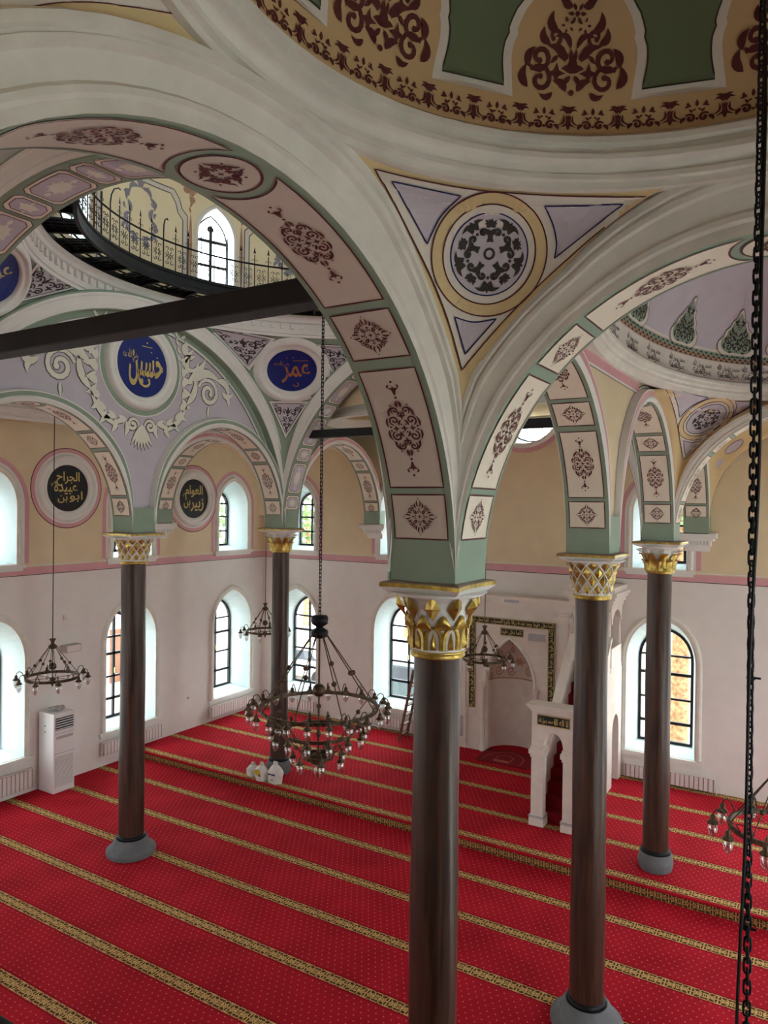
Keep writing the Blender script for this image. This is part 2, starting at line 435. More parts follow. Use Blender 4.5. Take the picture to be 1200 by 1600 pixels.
# ---- stencil motifs
def m_fleur():
    d = D().leaf((0, 0), (.34, 0), .05)
    d.join(D().leaf((.05, .02), (.26, .17), .045, -.3).my()); d.join(D().leaf((.26, .17), (.38, .1), .03, .2).my())
    return d
def m_long():
    q = D().spiral((.27, .27), .17, pi*.9, 1.15, .032, sgn=-1).spiral((.62, .17), .13, pi*.8, 1.1, .028, sgn=-1)
    q.leaf((.04, .5), (.42, .44), .036, .12).leaf((.4, .4), (.78, .2), .036, .14).leaf((.1, .16), (.3, .05), .04, .1)
    q.leaf((.72, .05), (.97, .02), .045, .1).leaf((.46, .12), (.6, .02), .035).dot((.06, .42), .035).dot((.5, .36), .035).dot((.13, .07), .03).dot((.8, .26), .028)
    d = q.mx().my()
    d.star((0, 0), .13).star((.43, 0), .14).star((-.43, 0), .14).star((0, .26), .12).star((0, -.26), .12)
    e = D().dot((1.07, 0), .045).join(m_fleur().scale(1, dx=1.14)).dot((1.62, 0), .04)
    return d.join(e.mx())
def m_square():
    q = D().leaf((.56, .03), (.96, .06), .045, .2).leaf((.5, .16), (.78, .2), .05, .3).leaf((.16, .16), (.4, .4), .04, -.15).spiral((.52, .38), .13, -.4, 1.1, .028).leaf((.2, .06), (.34, .12), .025)
    q.dot((.3, 0), .04).dot((1.02, 0), .035).dot((.66, .12), .03)
    d = q.my().turn(4); d.star((0, 0), .13); d.star((.42, 0), .1).star((-.42, 0), .1).star((0, .42), .1).star((0, -.42), .1)
    return d
def m_round():
    q = D().spiral((.42, .2), .17, pi, 1.1, .06, sgn=-1).leaf((.2, .06), (.42, .02), .05, .1).leaf((.6, .3), (.86, .1), .05, -.3)
    q.dot((.52, .52), .05)
    d = q.my().turn(4).star((0, 0), .14); return d
def m_disc():
    q = D().leaf((.3, .1), (.52, .3), .07, .3).leaf((.5, .32), (.36, .42), .05, .3).leaf((.7, .06), (.93, .27), .08, -.35).leaf((.68, .1), (.86, .36), .06, -.5)
    q.spiral((.56, .16), .12, pi*.8, .9, .045, sgn=-1)
    q.leaf((.3, .26), (.44, .5), .05, -.3).leaf((.64, .3), (.78, .5), .06, .35).leaf((.5, .5), (.62, .66), .05, -.3).dot((.72, .36), .035)
    d = q.my().turn(5); d.join(D().leaf((.84, 0), (1.02, 0), .06).leaf((.86, .0), (.95, .08), .03).leaf((.86, 0), (.95, -.08), .03).dot((.62, .0), .045).turn(5))
    d.join(D().dot((.42, 0), .05).scale(1, rot=pi/5).turn(5)); d.ring((0, 0), .13, .13, .035, 16); return d
def m_acanth():
    """filling for line-drawn triangles: tip at the bottom, unit height"""
    h = D().spiral((.16, .72), .12, pi*1.1, 1.3, .022, sgn=-1).spiral((.3, .82), .09, 0, 1.2, .02).spiral((.12, .47), .1, pi, 1.3, .022, sgn=-1).spiral((.07, .27), .06, pi, 1.2, .018, sgn=-1)
    h.leaf((.02, .1), (.1, .24), .02, .2).leaf((.05, .36), (.17, .4), .02, .3).leaf((.2, .56), (.32, .66), .025, .3).leaf((.03, .6), (.05, .92), .022, .2).leaf((.3, .7), (.42, .9), .022, -.2)
    h.leaf((.36, .9), (.5, .96), .02, .2)
    return h.mx().star((0, .38), .06).star((0, .62), .07).leaf((0, 0), (0, .2), .02)
def m_vase():
    """big ornament of the small dome: unit height, foot at 0"""
    h = D().spiral((.34, .13), .14, pi*.2, 1.15, .024).spiral((.36, .33), .13, -pi*.2, 1.15, .024, sgn=-1).spiral((.22, .52), .1, -.3, 1.1, .02, sgn=-1)
    h.leaf((.06, .03), (.2, .13), .04, .2).leaf((.2, .02), (.34, .0), .03, -.3).leaf((.47, .05), (.5, .26), .045, -.25).leaf((.48, .24), (.42, .42), .04, -.2)
    h.leaf((.08, .3), (.28, .44), .045, .2).leaf((.26, .46), (.34, .6), .04, -.3).leaf((.18, .56), (.26, .74), .045, -.3).leaf((.03, .42), (.22, .52), .03, .3)
    for k in range(4): h.leaf((.015+.05*k, .3+.02*k), (.03+.07*k, .42-.015*k*k), .022)
    h.star((.17, .2), .1).dot((.34, .23), .03).leaf((.0, .2), (.12, .24), .035, .2).leaf((.02, .18), (.1, .08), .025)
    for k in range(5): h.leaf((.09+.03*cos(2*pi*k/5), .62+.03*sin(2*pi*k/5)), (.09+.075*cos(2*pi*k/5), .62+.075*sin(2*pi*k/5)), .022)
    h.leaf((.05, .78), (.16, .9), .04, -.3).leaf((.03, .86), (.1, 1.0), .03, -.3).spiral((.16, .84), .06, 0, 1, .025)
    d = h.mx()
    for k in range(6): d.leaf((.035*cos(pi*k/3), .72+.035*sin(pi*k/3)), (.1*cos(pi*k/3), .72+.1*sin(pi*k/3)), .03)
    d.dot((0, .72), .025).dot((0, .28), .05).dot((0, .02), .03)
    return d
def m_palm():
    """one repeat of the dome's foot border, 1 wide, .62 high: palmette then bud"""
    h = D().leaf((.0, .0), (.0, .36), .05).leaf((.02, .36), (.16, .52), .035, .3).leaf((.03, .36), (.19, .42), .03, .4).leaf((.06, .34), (.17, .06), .03, -.35).leaf((.1, .34), (.24, .1), .022, -.3)
    d = h.mx().dot((0, .48), .04)
    b = D().spiral((.13, .1), .1, pi*.2, 1.0, .03).leaf((.08, .22), (.15, .3), .025).leaf((.1, .36), (.17, .46), .03, -.3).leaf((.16, .44), (.24, .34), .03, -.3).leaf((.2, .12), (.3, .0), .05, .2).leaf((.02, .3), (.09, .26), .02)
    b = b.mx().leaf((0, .34), (0, .5), .035).dot((0, .08), .03)
    return d.scale(1, dx=.25).join(b.scale(1, dx=.75))
M_LONG, M_SQUARE, M_ROUND, M_DISC, M_ACA, M_VASE, M_PALM = m_long(), m_square(), m_round(), m_disc(), m_acanth(), m_vase(), m_palm()

# ---- Arabic lettering, shaped by hand from presentation forms
_F = {'ا': (0xFE8D, 0xFE8E), 'أ': (0xFE83, 0xFE84), 'ب': (0xFE8F, 0xFE90, 0xFE91, 0xFE92), 'ة': (0xFE93, 0xFE94), 'ت': (0xFE95, 0xFE96, 0xFE97, 0xFE98),
      'ج': (0xFE9D, 0xFE9E, 0xFE9F, 0xFEA0), 'ح': (0xFEA1, 0xFEA2, 0xFEA3, 0xFEA4), 'خ': (0xFEA5, 0xFEA6, 0xFEA7, 0xFEA8), 'د': (0xFEA9, 0xFEAA), 'ر': (0xFEAD, 0xFEAE), 'ز': (0xFEAF, 0xFEB0),
      'س': (0xFEB1, 0xFEB2, 0xFEB3, 0xFEB4), 'ص': (0xFEB9, 0xFEBA, 0xFEBB, 0xFEBC), 'ض': (0xFEBD, 0xFEBE, 0xFEBF, 0xFEC0), 'ع': (0xFEC9, 0xFECA, 0xFECB, 0xFECC), 'غ': (0xFECD, 0xFECE, 0xFECF, 0xFED0),
      'ف': (0xFED1, 0xFED2, 0xFED3, 0xFED4), 'ق': (0xFED5, 0xFED6, 0xFED7, 0xFED8), 'ك': (0xFED9, 0xFEDA, 0xFEDB, 0xFEDC), 'ل': (0xFEDD, 0xFEDE, 0xFEDF, 0xFEE0), 'م': (0xFEE1, 0xFEE2, 0xFEE3, 0xFEE4),
      'ن': (0xFEE5, 0xFEE6, 0xFEE7, 0xFEE8), 'ه': (0xFEE9, 0xFEEA, 0xFEEB, 0xFEEC), 'و': (0xFEED, 0xFEEE), 'ي': (0xFEF1, 0xFEF2, 0xFEF3, 0xFEF4), 'ى': (0xFEEF, 0xFEF0)}
def shape(txt):
    out = []
    for wd in txt.split(' '):
        if wd == 'الله': out.append(chr(0xFDF2)); continue
        r = ''
        for i, ch in enumerate(wd):
            f = _F[ch]; prev = i > 0 and len(_F[wd[i-1]]) == 4; nxt = i < len(wd)-1 and len(f) == 4
            k = 3 if prev and nxt else 1 if prev else 2 if nxt else 0
            r += chr(f[k])
        out.append(r[::-1])
    return ' '.join(reversed(out))
_tc = {}
def text2d(txt, bold=.0):
    key = (txt, bold)
    if key not in _tc:
        c = bpy.data.curves.new('lettering', 'FONT'); c.body = shape(txt); c.resolution_u = 3; c.offset = bold
        o = bpy.data.objects.new('lettering', c); COL.objects.link(o); bpy.context.view_layer.update()
        me = o.evaluated_get(bpy.context.evaluated_depsgraph_get()).to_mesh()
        vs = [(v.co.x, v.co.y) for v in me.vertices]; fs = [tuple(p.vertices) for p in me.polygons]
        bpy.data.objects.remove(o); bpy.data.curves.remove(c)
        x0, x1 = min(p[0] for p in vs), max(p[0] for p in vs); y0, y1 = min(p[1] for p in vs), max(p[1] for p in vs)
        d = D(); d.add([(p[0]-(x0+x1)/2, p[1]-(y0+y1)/2) for p in vs], fs); d.w, d.h = x1-x0, y1-y0; _tc[key] = d
    return _tc[key]
def word(txt, cx, cy, wid, hei, rot=0, bold=.01):
    d = text2d(txt, bold); return d.scale(wid/d.w, hei/d.h, cx, cy, rot)

# ---- laying a drawing on a surface
class Surf:
    """a mesh that paint can be laid on"""
    def __init__(s, g): s.b = BVHTree.FromPolygons([Vector(p) for p in g.v], g.f)
    def cast(s, o, d, e):
        h = s.b.ray_cast(o, d)
        if h[0] is None:
            return None
        n = h[1]
        if n.dot(d) > 0: n = -n
        return h[0]+n*e
    def pix(s, e=.003): return layered(lambda q: (lambda x, y: s.cast(EYE, ray(x, y).normalized(), q)), e)
    def frame(s, c, u, v, e=.003, back=1.0):
        c, u, v = Vector(c), Vector(u).normalized(), Vector(v).normalized(); n = u.cross(v)
        return lambda x, y: s.cast(c+u*x+v*y+n*back, -n, e)
def flat(c, u, v, e=.003):
    c, u, v = Vector(c), Vector(u), Vector(v); n = u.cross(v).normalized()
    return layered(lambda q: (lambda x, y: c+u*x+v*y+n*q), e)

# ================================================================== THE SETTING
def sub(g, loc):
    g.v = [(x-loc[0], y-loc[1], z-loc[2]) for x, y, z in g.v]; return g
def struct(o, label, cat): return tag(o, label, cat, kind='structure')
# floor and the raised platform in front of the niche wall
fl = mk('floor', G().box(XL-.1, XR+.1, YBK-.1, PY+.3, -.3, 0), carpet); struct(fl, 'red dotted carpet floor with woven gold bands across the lower hall', 'floor')
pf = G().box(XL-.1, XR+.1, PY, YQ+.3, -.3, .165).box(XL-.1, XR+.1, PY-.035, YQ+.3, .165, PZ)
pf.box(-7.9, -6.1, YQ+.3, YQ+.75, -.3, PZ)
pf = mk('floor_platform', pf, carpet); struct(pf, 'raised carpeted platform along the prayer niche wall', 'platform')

def outline(hw, z0, zs, za, pointed, n=9):
    """window outline from the lower left over the arch to the lower right"""
    p = [(-hw, z0)]; h = za-zs
    if pointed and h > hw:
        R = (hw*hw+h*h)/(2*hw); a1 = math.asin(min(1, h/R))
        for i in range(n+1): a = pi-a1*i/n; p.append((R-hw+R*cos(a), zs+R*sin(a)))
        for i in range(n-1, -1, -1): a = a1*i/n; p.append((-(R-hw)+R*cos(a), zs+R*sin(a)))
    else:
        for i in range(2*n+1): a = pi-pi*i/(2*n); p.append((hw*cos(a), zs+h*sin(a)))
    p.append((hw, z0)); return p
def offs(p, o):
    """an open outline pushed outwards"""
    r = []
    for i in range(len(p)):
        a, b = p[max(0, i-1)], p[min(len(p)-1, i+1)]; dx, dy = b[0]-a[0], b[1]-a[1]; l = hypot(dx, dy)
        r.append((p[i][0]-dy/l*o, p[i][1]+dx/l*o))
    r[0] = (p[0][0]-o, p[0][1]); r[-1] = (p[-1][0]+o, p[-1][1]); return r
def glassdims(hw, z0, zs, za): return (hw*.81, z0+.09, zs-.04, za-.3) if hw > .7 else (hw*.8, z0+.1, zs-.02, za-.3)
def inpoly(x, y, pts):
    r = False; j = len(pts)-1
    for i in range(len(pts)):
        if (pts[i][1] > y) != (pts[j][1] > y) and x < (pts[j][0]-pts[i][0])*(y-pts[i][1])/(pts[j][1]-pts[i][1])+pts[i][0]: r = not r
        j = i
    return r
def plate(outer, holes, lines=()):
    """triangles of a flat plate with holes; extra lines are kept as edges"""
    vs, es, fs = [], [], []
    for poly in [outer]+holes:
        o = len(vs); n = len(poly); vs += [Vector(p) for p in poly]; es += [(o+i, o+(i+1) % n) for i in range(n)]
    for a, b in lines: o = len(vs); vs += [Vector(a), Vector(b)]; es.append((o, o+1))
    ov, oe, of, _, _, _ = delaunay_2d_cdt(vs, es, [], 0, 1e-6)
    out = []
    for f in of:
        x, y = sum(ov[i].x for i in f)/len(f), sum(ov[i].y for i in f)/len(f)
        if inpoly(x, y, outer) and not any(inpoly(x, y, h) for h in holes): out.append(tuple(f))
    return [(p.x, p.y) for p in ov], out
ZT = {'L': 10.9, 'Q': 10.9, 'R': 10.9, 'B': 10.9}
RND = (XM+.12, 9.22, .98)                      # round window over the niche
NICHE = (-7.0, .66, PZ, 1.75, 3.2)
def build_wall(wall, s0, s1, name, label):
    g = G(); zt = ZT[wall]; wins = [x for x in WIN if x[0] == wall]
    hi, ho = [], []
    for (_, c, hw, z0, zs, za, pt) in wins:
        p = [(c+x, z) for x, z in outline(hw, z0, zs, za, pt)]; q = [(c+x, z) for x, z in outline(*glassdims(hw, z0, zs, za), pt)]
        hi.append(p); ho.append(q)
        k = len(p); vs = [wl(wall, x, z, 0) for x, z in p]+[wl(wall, x, z, WT) for x, z in q]
        g.add(vs, [(i, (i+1) % k, k+(i+1) % k, k+i) for i in range(k)], 1)
    if wall == 'Q':
        for r, L, d in ((RND[2], hi, 0), (RND[2]-.1, ho, WT)):
            L.append([(RND[0]+r*cos(2*pi*i/36), RND[1]+r*sin(2*pi*i/36)) for i in range(36)])
        p, q = hi[-1], ho[-1]
        g.add([wl(wall, x, z, 0) for x, z in p]+[wl(wall, x, z, WT) for x, z in q], [(i, (i+1) % 36, 36+(i+1) % 36, 36+i) for i in range(36)], 1)
        nh, hw, z0, zs, za = NICHE[0], NICHE[1], NICHE[2], NICHE[3], NICHE[4]
        hi.append([(NICHE[0]+x, z) for x, z in outline(hw, z0-.1, 2.0, za, True)])
    outer = [(s0, -.3), (s1, -.3), (s1, zt), (s0, zt)]
    v, f = plate(outer, hi, [((s0+.001, 5.09), (s1-.001, 5.09))])
    o = len(g.v); g.v += [wl(wall, x, z, 0) for x, z in v]
    for t in f:
        zc = sum(v[i][1] for i in t)/3; g.f.append(tuple(i+o for i in t)); g.m.append(2 if zc > 5.09 else 0)
    if wall == 'Q': ho = ho
    v, f = plate(outer, ho); g.add([wl(wall, x, z, WT) for x, z in v], f, 0)
    # edges of the thick wall
    e = [(s0, -.3), (s1, -.3), (s1, zt), (s0, zt)]
    g.add([wl(wall, x, z, 0) for x, z in e]+[wl(wall, x, z, WT) for x, z in e], [(i, (i+1) % 4, 4+(i+1) % 4, 4+i) for i in range(4)], 0)
    ob = mk(name, g, [wallw, reveal, cream]); struct(ob, label, 'wall'); return ob
wall_left = build_wall('L', YBK, YQ, 'wall_left', 'white side wall with cream upper zone and two rows of arched windows')
wall_front = build_wall('Q', XL-WT, XR+WT, 'wall_front', 'white end wall around the marble prayer niche with cream upper zone')
wall_right = build_wall('R', YBK, YQ, 'wall_right', 'white side wall beside the aisle with the small painted dome')
wall_back = build_wall('B', XL-WT, XR+WT, 'wall_back', 'white rear wall behind the gallery')
# pink painted band along the walls
for wall, s0, s1, par in (('L', YBK, YQ, wall_left), ('Q', XL, XR, wall_front)):
    g = G()
    def q(a, b, c, d, dd=-.006, m=0): g.add([wl(wall, a, c, dd), wl(wall, b, c, dd), wl(wall, b, d, dd), wl(wall, a, d, dd)], [(0, 1, 2, 3)], m)
    q(s0, s1, 4.945, 5.11); q(s0, s1, 4.925, 4.94, m=1); q(s0, s1, 5.13, 5.15, m=2)
    mk('painted_band', g, [pink, maroon, white], par)

# ------------------------------------------------------------------ windows
def sweep(path, prof, fn, m=0, g=None):
    """profile (o outwards, h proud) along an open outline; fn(s, z, proud) -> point"""
    g = g or G(); rows = [offs(path, o) for o, h in prof]
    k = len(prof); n = len(path)
    vs = [fn(rows[j][i][0], rows[j][i][1], prof[j][1]) for i in range(n) for j in range(k)]
    return g.add(vs, [(i*k+j, (i+1)*k+j, (i+1)*k+j+1, i*k+j+1) for i in range(n-1) for j in range(k-1)], m)
wn = 0
def build_window(wall, c, hw, z0, zs, za, pt, detail, label):
    global wn; wn += 1
    loc = wl(wall, c, z0, 0)
    W = thing('window_%d' % wn, label, 'window', loc, kind='structure')
    F = lambda s, z, d: wl(wall, c+s, z, d)
    ih = lambda x, z, p: F(x, z, -p)
    pth = outline(hw, z0, zs, za, pt, 12)
    mk('architrave', sub(sweep(pth, [(0, -.02), (0, .03), (.05, .035), (.06, .055), (.1, .06), (.13, .035), (.15, 0)], ih), loc), mould, W)
    if z0 > 4:
        mk('painted_surround', sub(sweep(pth, [(.15, .005), (.2, .005)], ih, 0, sweep(pth, [(.2, .005), (.31, .005)], ih, 1)), loc), [white, pink], W)
    g = G(); e = .2
    for a, b, zz0, zz1, pr in ((-hw-.19, hw+.19, z0-.1, z0-.01, .07), (-hw-.15, hw+.15, z0-.16, z0-.1, .04)):
        P = [F(s, z, d) for d in (.05, -pr) for z in (zz0, zz1) for s in (a, b)]
        g.add(P, [(0, 2, 3, 1), (4, 5, 7, 6), (0, 1, 5, 4), (2, 6, 7, 3), (0, 4, 6, 2), (1, 3, 7, 5)])
    mk('sill', sub(g, loc), white, W)
    gh, g0, gs, ga = glassdims(hw, z0, zs, za)
    q = outline(gh, g0, gs, ga, pt, 12)
    cl = q+[q[0]]
    if not detail: return
    g = G(); inn = offs(q, -.055); inn[0] = (-gh+.055, g0+.06); inn[-1] = (gh-.055, g0+.06)
    d0, d1 = WT-.06, WT+.02; k = len(q)
    vs = [F(x, z, d) for d in (d0, d1) for P in (q, inn) for x, z in P]
    fs = []
    for i in range(k):
        j = (i+1) % k
        fs += [(i, j, k+j, k+i), (2*k+i, 3*k+i, 3*k+j, 2*k+j), (k+i, k+j, 3*k+j, 3*k+i)]
    g.add(vs, fs)
    def topz(x):
        for i in range(len(inn)-1):
            a, b = inn[i], inn[i+1]
            if a[0] <= x <= b[0] and b[0] > a[0]+1e-6 and a[1] > g0+.5: return a[1]+(b[1]-a[1])*(x-a[0])/(b[0]-a[0])
        return gs
    def bar(s0, s1, zz0, zz1):
        P = [F(s, z, d) for d in (d0+.01, d1-.01) for z in (zz0, zz1) for s in (s0, s1)]
        g.add(P, [(0, 2, 3, 1), (4, 5, 7, 6), (0, 1, 5, 4), (2, 6, 7, 3), (0, 4, 6, 2), (1, 3, 7, 5)])
    bar(-.03, .03, g0, topz(0)+.03)
    if hw > .7: rows = [(1.44, .05), (2.02, .028), (2.62, .05), (3.06, .028)]
    else: rows = [(5.75, .03), (6.2, .03), (6.6, .03)]
    for z, t in rows: bar(-gh+.03, gh-.03, z-t/2-.01, z+t/2+.01)
    mk('frame', sub(g, loc), framem, W)
    if hw > .7:
        hg = G(); P = [F(s, z, d) for d in (d0-.05, d0) for z in (2.1, 2.24) for s in (-.012, .012)]
        hg.add(P, [(0, 2, 3, 1), (4, 5, 7, 6), (0, 1, 5, 4), (2, 6, 7, 3), (0, 4, 6, 2), (1, 3, 7, 5)])
        mk('handle', sub(hg, loc), goldp, W)
    zs_ = [g0+.06]+[z for z, t in rows]+[None]
    for sg in (-1, 1):
        for i in range(len(zs_)-1):
            a, b = zs_[i], zs_[i+1]; x0, x1 = sorted((sg*.03, sg*(gh-.055)))
            if b is None:
                pts = [p for p in inn if p[1] > a and x0-1e-6 <= p[0] <= x1+1e-6]
                pts = [(x0, a)]+[p for p in pts]+([(x1, a)])
                if sg < 0: pts.insert(-1, (x1, topz(-.03)))
                else: pts.insert(1, (x0, topz(.03)))
            else: pts = [(x0, a), (x0, b), (x1, b), (x1, a)]
            pg = G(); n = len(pts)
            pg.add([F(x, z, d) for d in (WT-.025, WT-.017) for x, z in pts], [tuple(range(n)), tuple(range(n, 2*n))[::-1]]+[(i_, (i_+1) % n, n+(i_+1) % n, n+i_) for i_ in range(n)])
            mk('pane', sub(pg, loc), glass, W)
for (wa, c, hw, z0, zs, za, pt) in WIN:
    if wa in 'RB' or (wa == 'L' and c < 8) or (wa == 'Q' and c > 0): continue
    low = hw > .7
    where = {('L', 1): {9.14: 'behind the tall air conditioner', 12.9: 'beside the dark column and the air conditioner', 16.66: 'in the corner next to the end wall'},
             ('L', 0): {9.1: 'left of the round black inscription', 12.9: 'between the two round black inscriptions', 16.66: 'in the corner past the second black inscription'},
             ('Q', 1): {-14.08: 'in the corner left of the prayer niche', -10.46: 'next to the ladder', -3.34: 'right of the marble pulpit with a tree trunk outside'},
             ('Q', 0): {-14.03: 'in the far corner above the white wall', -10.45: 'above the ladder', -3.4: 'above the marble pulpit side'}}[(wa, int(low))][c]
    build_window(wa, c, hw, z0, zs, za, pt, True, ('tall lower' if low else 'small upper')+' arched window '+where)
# round window over the niche
wn += 1; loc = wl('Q', RND[0], RND[1]-RND[2], 0)
W = thing('window_%d' % wn, 'large round leaded window high above the marble prayer niche', 'window', loc, kind='structure')
g = G(); r = RND[2]
g.lathe([(r-.01, .02), (r, -.04), (r+.06, -.05), (r+.09, -.02), (r+.12, 0)], 40)
g2 = G().lathe([(r+.12, -.006), (r+.24, -.006)], 40)
def standup(g_): g_.v = [(x, y_, z_) for x, z_, y_ in g_.v]; return g_
for gg, mm, nm in ((g, mould, 'architrave'), (g2, pink, 'painted_surround')):
    gg.v = [(x, z, y+RND[2]) for x, y, z in gg.v]; mk(nm, gg, mm, W)
g = G(); ri = r-.1
g.tube([(ri*cos(2*pi*i/32), WT-.03, RND[2]+ri*sin(2*pi*i/32)) for i in range(32)], .035, 6, closed=True)
for k in range(-3, 4):
    x = k*.24; h = sqrt(max(.01, ri*ri-x*x)); g.tube([(x, WT-.03, RND[2]-h), (x, WT-.03, RND[2]+h)], .011, 4); g.tube([(-h, WT-.03, RND[2]+x), (h, WT-.03, RND[2]+x)], .011, 4)
for k in range(4):
    a = pi/4+k*pi/2; g.tube([(.3*cos(a), WT-.03, RND[2]+.3*sin(a)), (ri*cos(a), WT-.03, RND[2]+ri*sin(a))], .011, 4)
g.tube([(.3*cos(2*pi*i/20), WT-.03, RND[2]+.3*sin(2*pi*i/20)) for i in range(20)], .011, 4, closed=True)
mk('leaded_grid', g, framem, W)
mk('pane', D().disc((0, 0), ri, ri, 2, 32).map(lambda x, y: (x, WT-.02, RND[2]+y)), glass, W)

# ------------------------------------------------------------------ arches
PB = [(.05, .272, 1), (.065, .29, 1), (.09, .292, 1), (.105, .278, 1), (.20, .302, 1), (.208, .335, 1), (.235, .338, 1), (.24, .322, 1), (.255, .326, 1), (.262, .35, 1), (.298, .352, 1), (.315, .32, 1)]
PB2 = [(r*.55, w if w < .3 else .27+(w-.27)*.8, m) for r, w, m in PB]
PS = [(.03, .29, 1), (.06, .30, 1), (.09, .285, 1), (.16, .29, 2), (.18, .29, 1), (.2, .2, 1)]
PN = [(.02, .302, 0), (.06, .325, 1), (.085, .325, 1), (.105, .315, 1), (.22, .345, 1), (.24, .365, 1), (.28, .368, 1), (.31, .36, 2), (.33, .3, 2)]
def gfac(th): return min(1.0, 1.7*sin(th))
def g_bay(th): return gfac(th)*(1+.3*math.exp(-((th-1.2)/.25)**2))
def g_cross(th): return gfac(th)*(1+.4*max(0, (sin(th)-.85)/.15))
def arch_geo(a, b, hw, prof, n=40, zb=6.04, gf=gfac):
    half = [(0, hw, 0)]+prof
    loop = half+[(r, -w, m) for r, w, m in reversed(half)]     # right side up, across the top, left side down, soffit closes
    k = len(loop); vs = []; fs = []; ms = []
    ths = [None]+[pi*i/n for i in range(n+1)]+[None]
    for i, th in enumerate(ths):
        t = (0 if i == 0 else pi) if th is None else th; gg = gf(t)
        for r, w, m in loop:
            x = (a+r*gg)*cos(t); z = ZS+(b+r*gg)*sin(t); y = (1 if w > 0 else -1)*(hw+(abs(w)-hw)*min(1, gg))
            vs.append((x, y, zb if th is None else z))
    for i in range(len(ths)-1):
        for j in range(k):
            jj = (j+1) % k
            if i in (0, len(ths)-2) and j != k-1: continue
            fs.append((i*k+j, i*k+jj, (i+1)*k+jj, (i+1)*k+j))
            if j == k-1: ms.append(0)
            elif j < len(prof): ms.append(loop[j+1][2])
            elif j == len(prof): ms.append(1)
            else: ms.append(loop[j][2])
    g = G(); g.v, g.f, g.m = vs, fs, ms; return g
def soff(a, b, e): return lambda th, y: ((a-e)*cos(th), y, ZS+(b-e)*sin(th))
LAY = [('s', 7, 16), ('l', 17.5, 42), ('s', 44.5, 54.5), ('l2', 56.5, 88), ('c', 90, 0)]
def small_panels(a, b, hw, field):
    """(mesh of the panel field, mesh of its stencil) for every soffit panel"""
    out = []; R = (a+b)/2; pw = hw-.05
    items = []
    for k, t0, t1 in LAY:
        items.append((k, radians(t0), radians(t1), 1))
        if k != 'c': items.append((k, radians(t0), radians(t1), -1))
    for k, t0, t1, sg in items:
        F, O = .004, .008
        mp = (lambda f: layered((lambda q: (lambda x, y: soff(a, b, q)(x/R if sg > 0 else pi-x/R, y))), f))
        if k == 'c':
            fd = D().disc((0, 0), .2, .2, 3, 28); od = D().ring((0, 0), .2, .2, .007, 36).join(M_ROUND.scale(.165))
            mp2 = (lambda f: layered((lambda q: (lambda x, y: soff(a, b, q)(pi/2+x/R, y))), f))
            out.append((fd.map(mp2(F)), od.map(mp2(O)))); continue
        x0, x1 = t0*R, t1*R
        if k == 'l2':
            ce = pi/2*R; cr = .27; top = []
            for i in range(13):
                y = -pw+2*pw*i/12; top.append((ce-sqrt(max(0, cr*cr-y*y*1.0)), y))
            pts = [(x1 if False else top[0][0], -pw)]+top[1:-1]+[(top[-1][0], pw), (x0, pw), (x0, -pw)]
            pts = dense(pts, .08); fd = poly_fill(pts, .09)
            xc, ln = x0+.45*(x1-x0), .74*(x1-x0)
        else:
            fd = D().rect(x0, x1, -pw, pw, max(2, int((x1-x0)/.06)), 2)
            pts = dense([(x0, -pw), (x1, -pw), (x1, pw), (x0, pw)], .06); xc, ln = (x0+x1)/2, x1-x0
        od = D().stroke(pts, .006, True)
        if k == 's': od.join(M_SQUARE.scale(min(ln, 2*pw)*.4, dx=xc))
        else: od.join(M_LONG.scale(ln*.245, min(ln*.28, pw*1.25), dx=xc))
        out.append((fd.map(mp(F)), od.map(mp(O))))
    return out
def wide_panels(a, b, hw):
    out = []; R = (a+b)/2; pw = hw-.06; tot = pi*R; x = .35; k = 0; seq = []
    nper = 10; per = (tot-.7)/(nper+.0)
    for i in range(nper):
        seq.append((.35+i*per+.03, .35+i*per+per*.64)); seq.append((.35+i*per+per*.64+.06, .35+(i+1)*per-.03))
    for x0, x1 in seq:
        c = .06
        F, O, T = .004, .007, .010
        mp = lambda f: layered((lambda q: (lambda x, y: soff(a, b, q)(x/R, y))), f)
        def oc(i, y): return [(x0+i+c, -y), (x1-i-c, -y), (x1-i, -y+c), (x1-i, y-c), (x1-i-c, y), (x0+i+c, y), (x0+i, y-c), (x0+i, -y+c)]
        fd = poly_fill(dense(oc(0, pw), .1), .12).map(mp(F))
        ii = poly_fill(dense(oc(.04, pw-.04), .1), .12).map(mp(O))
        xc = (x0+x1)/2; L = (x1-x0)/2
        ln = D().stroke(dense(oc(0, pw), .1), .005, True).stroke(dense(oc(.045, pw-.045), .1), .005, True)
        orn = D(); n = 9 if L > .3 else 5
        for q in range(n*2):
            ang = 2*pi*q/(n*2); orn.leaf((xc, 0), (xc+L*.55*cos(ang)*(1 if q % 2 else .8), pw*.55*sin(ang)*(1 if q % 2 else .8)), .028)
        orn.leaf((xc+L*.5, 0), (xc+L*.78, 0), .03).leaf((xc-L*.5, 0), (xc-L*.78, 0), .03)
        out.append((fd, ii, ln.map(mp(T)), orn.map(mp(T))))
    return out
_proto = {}
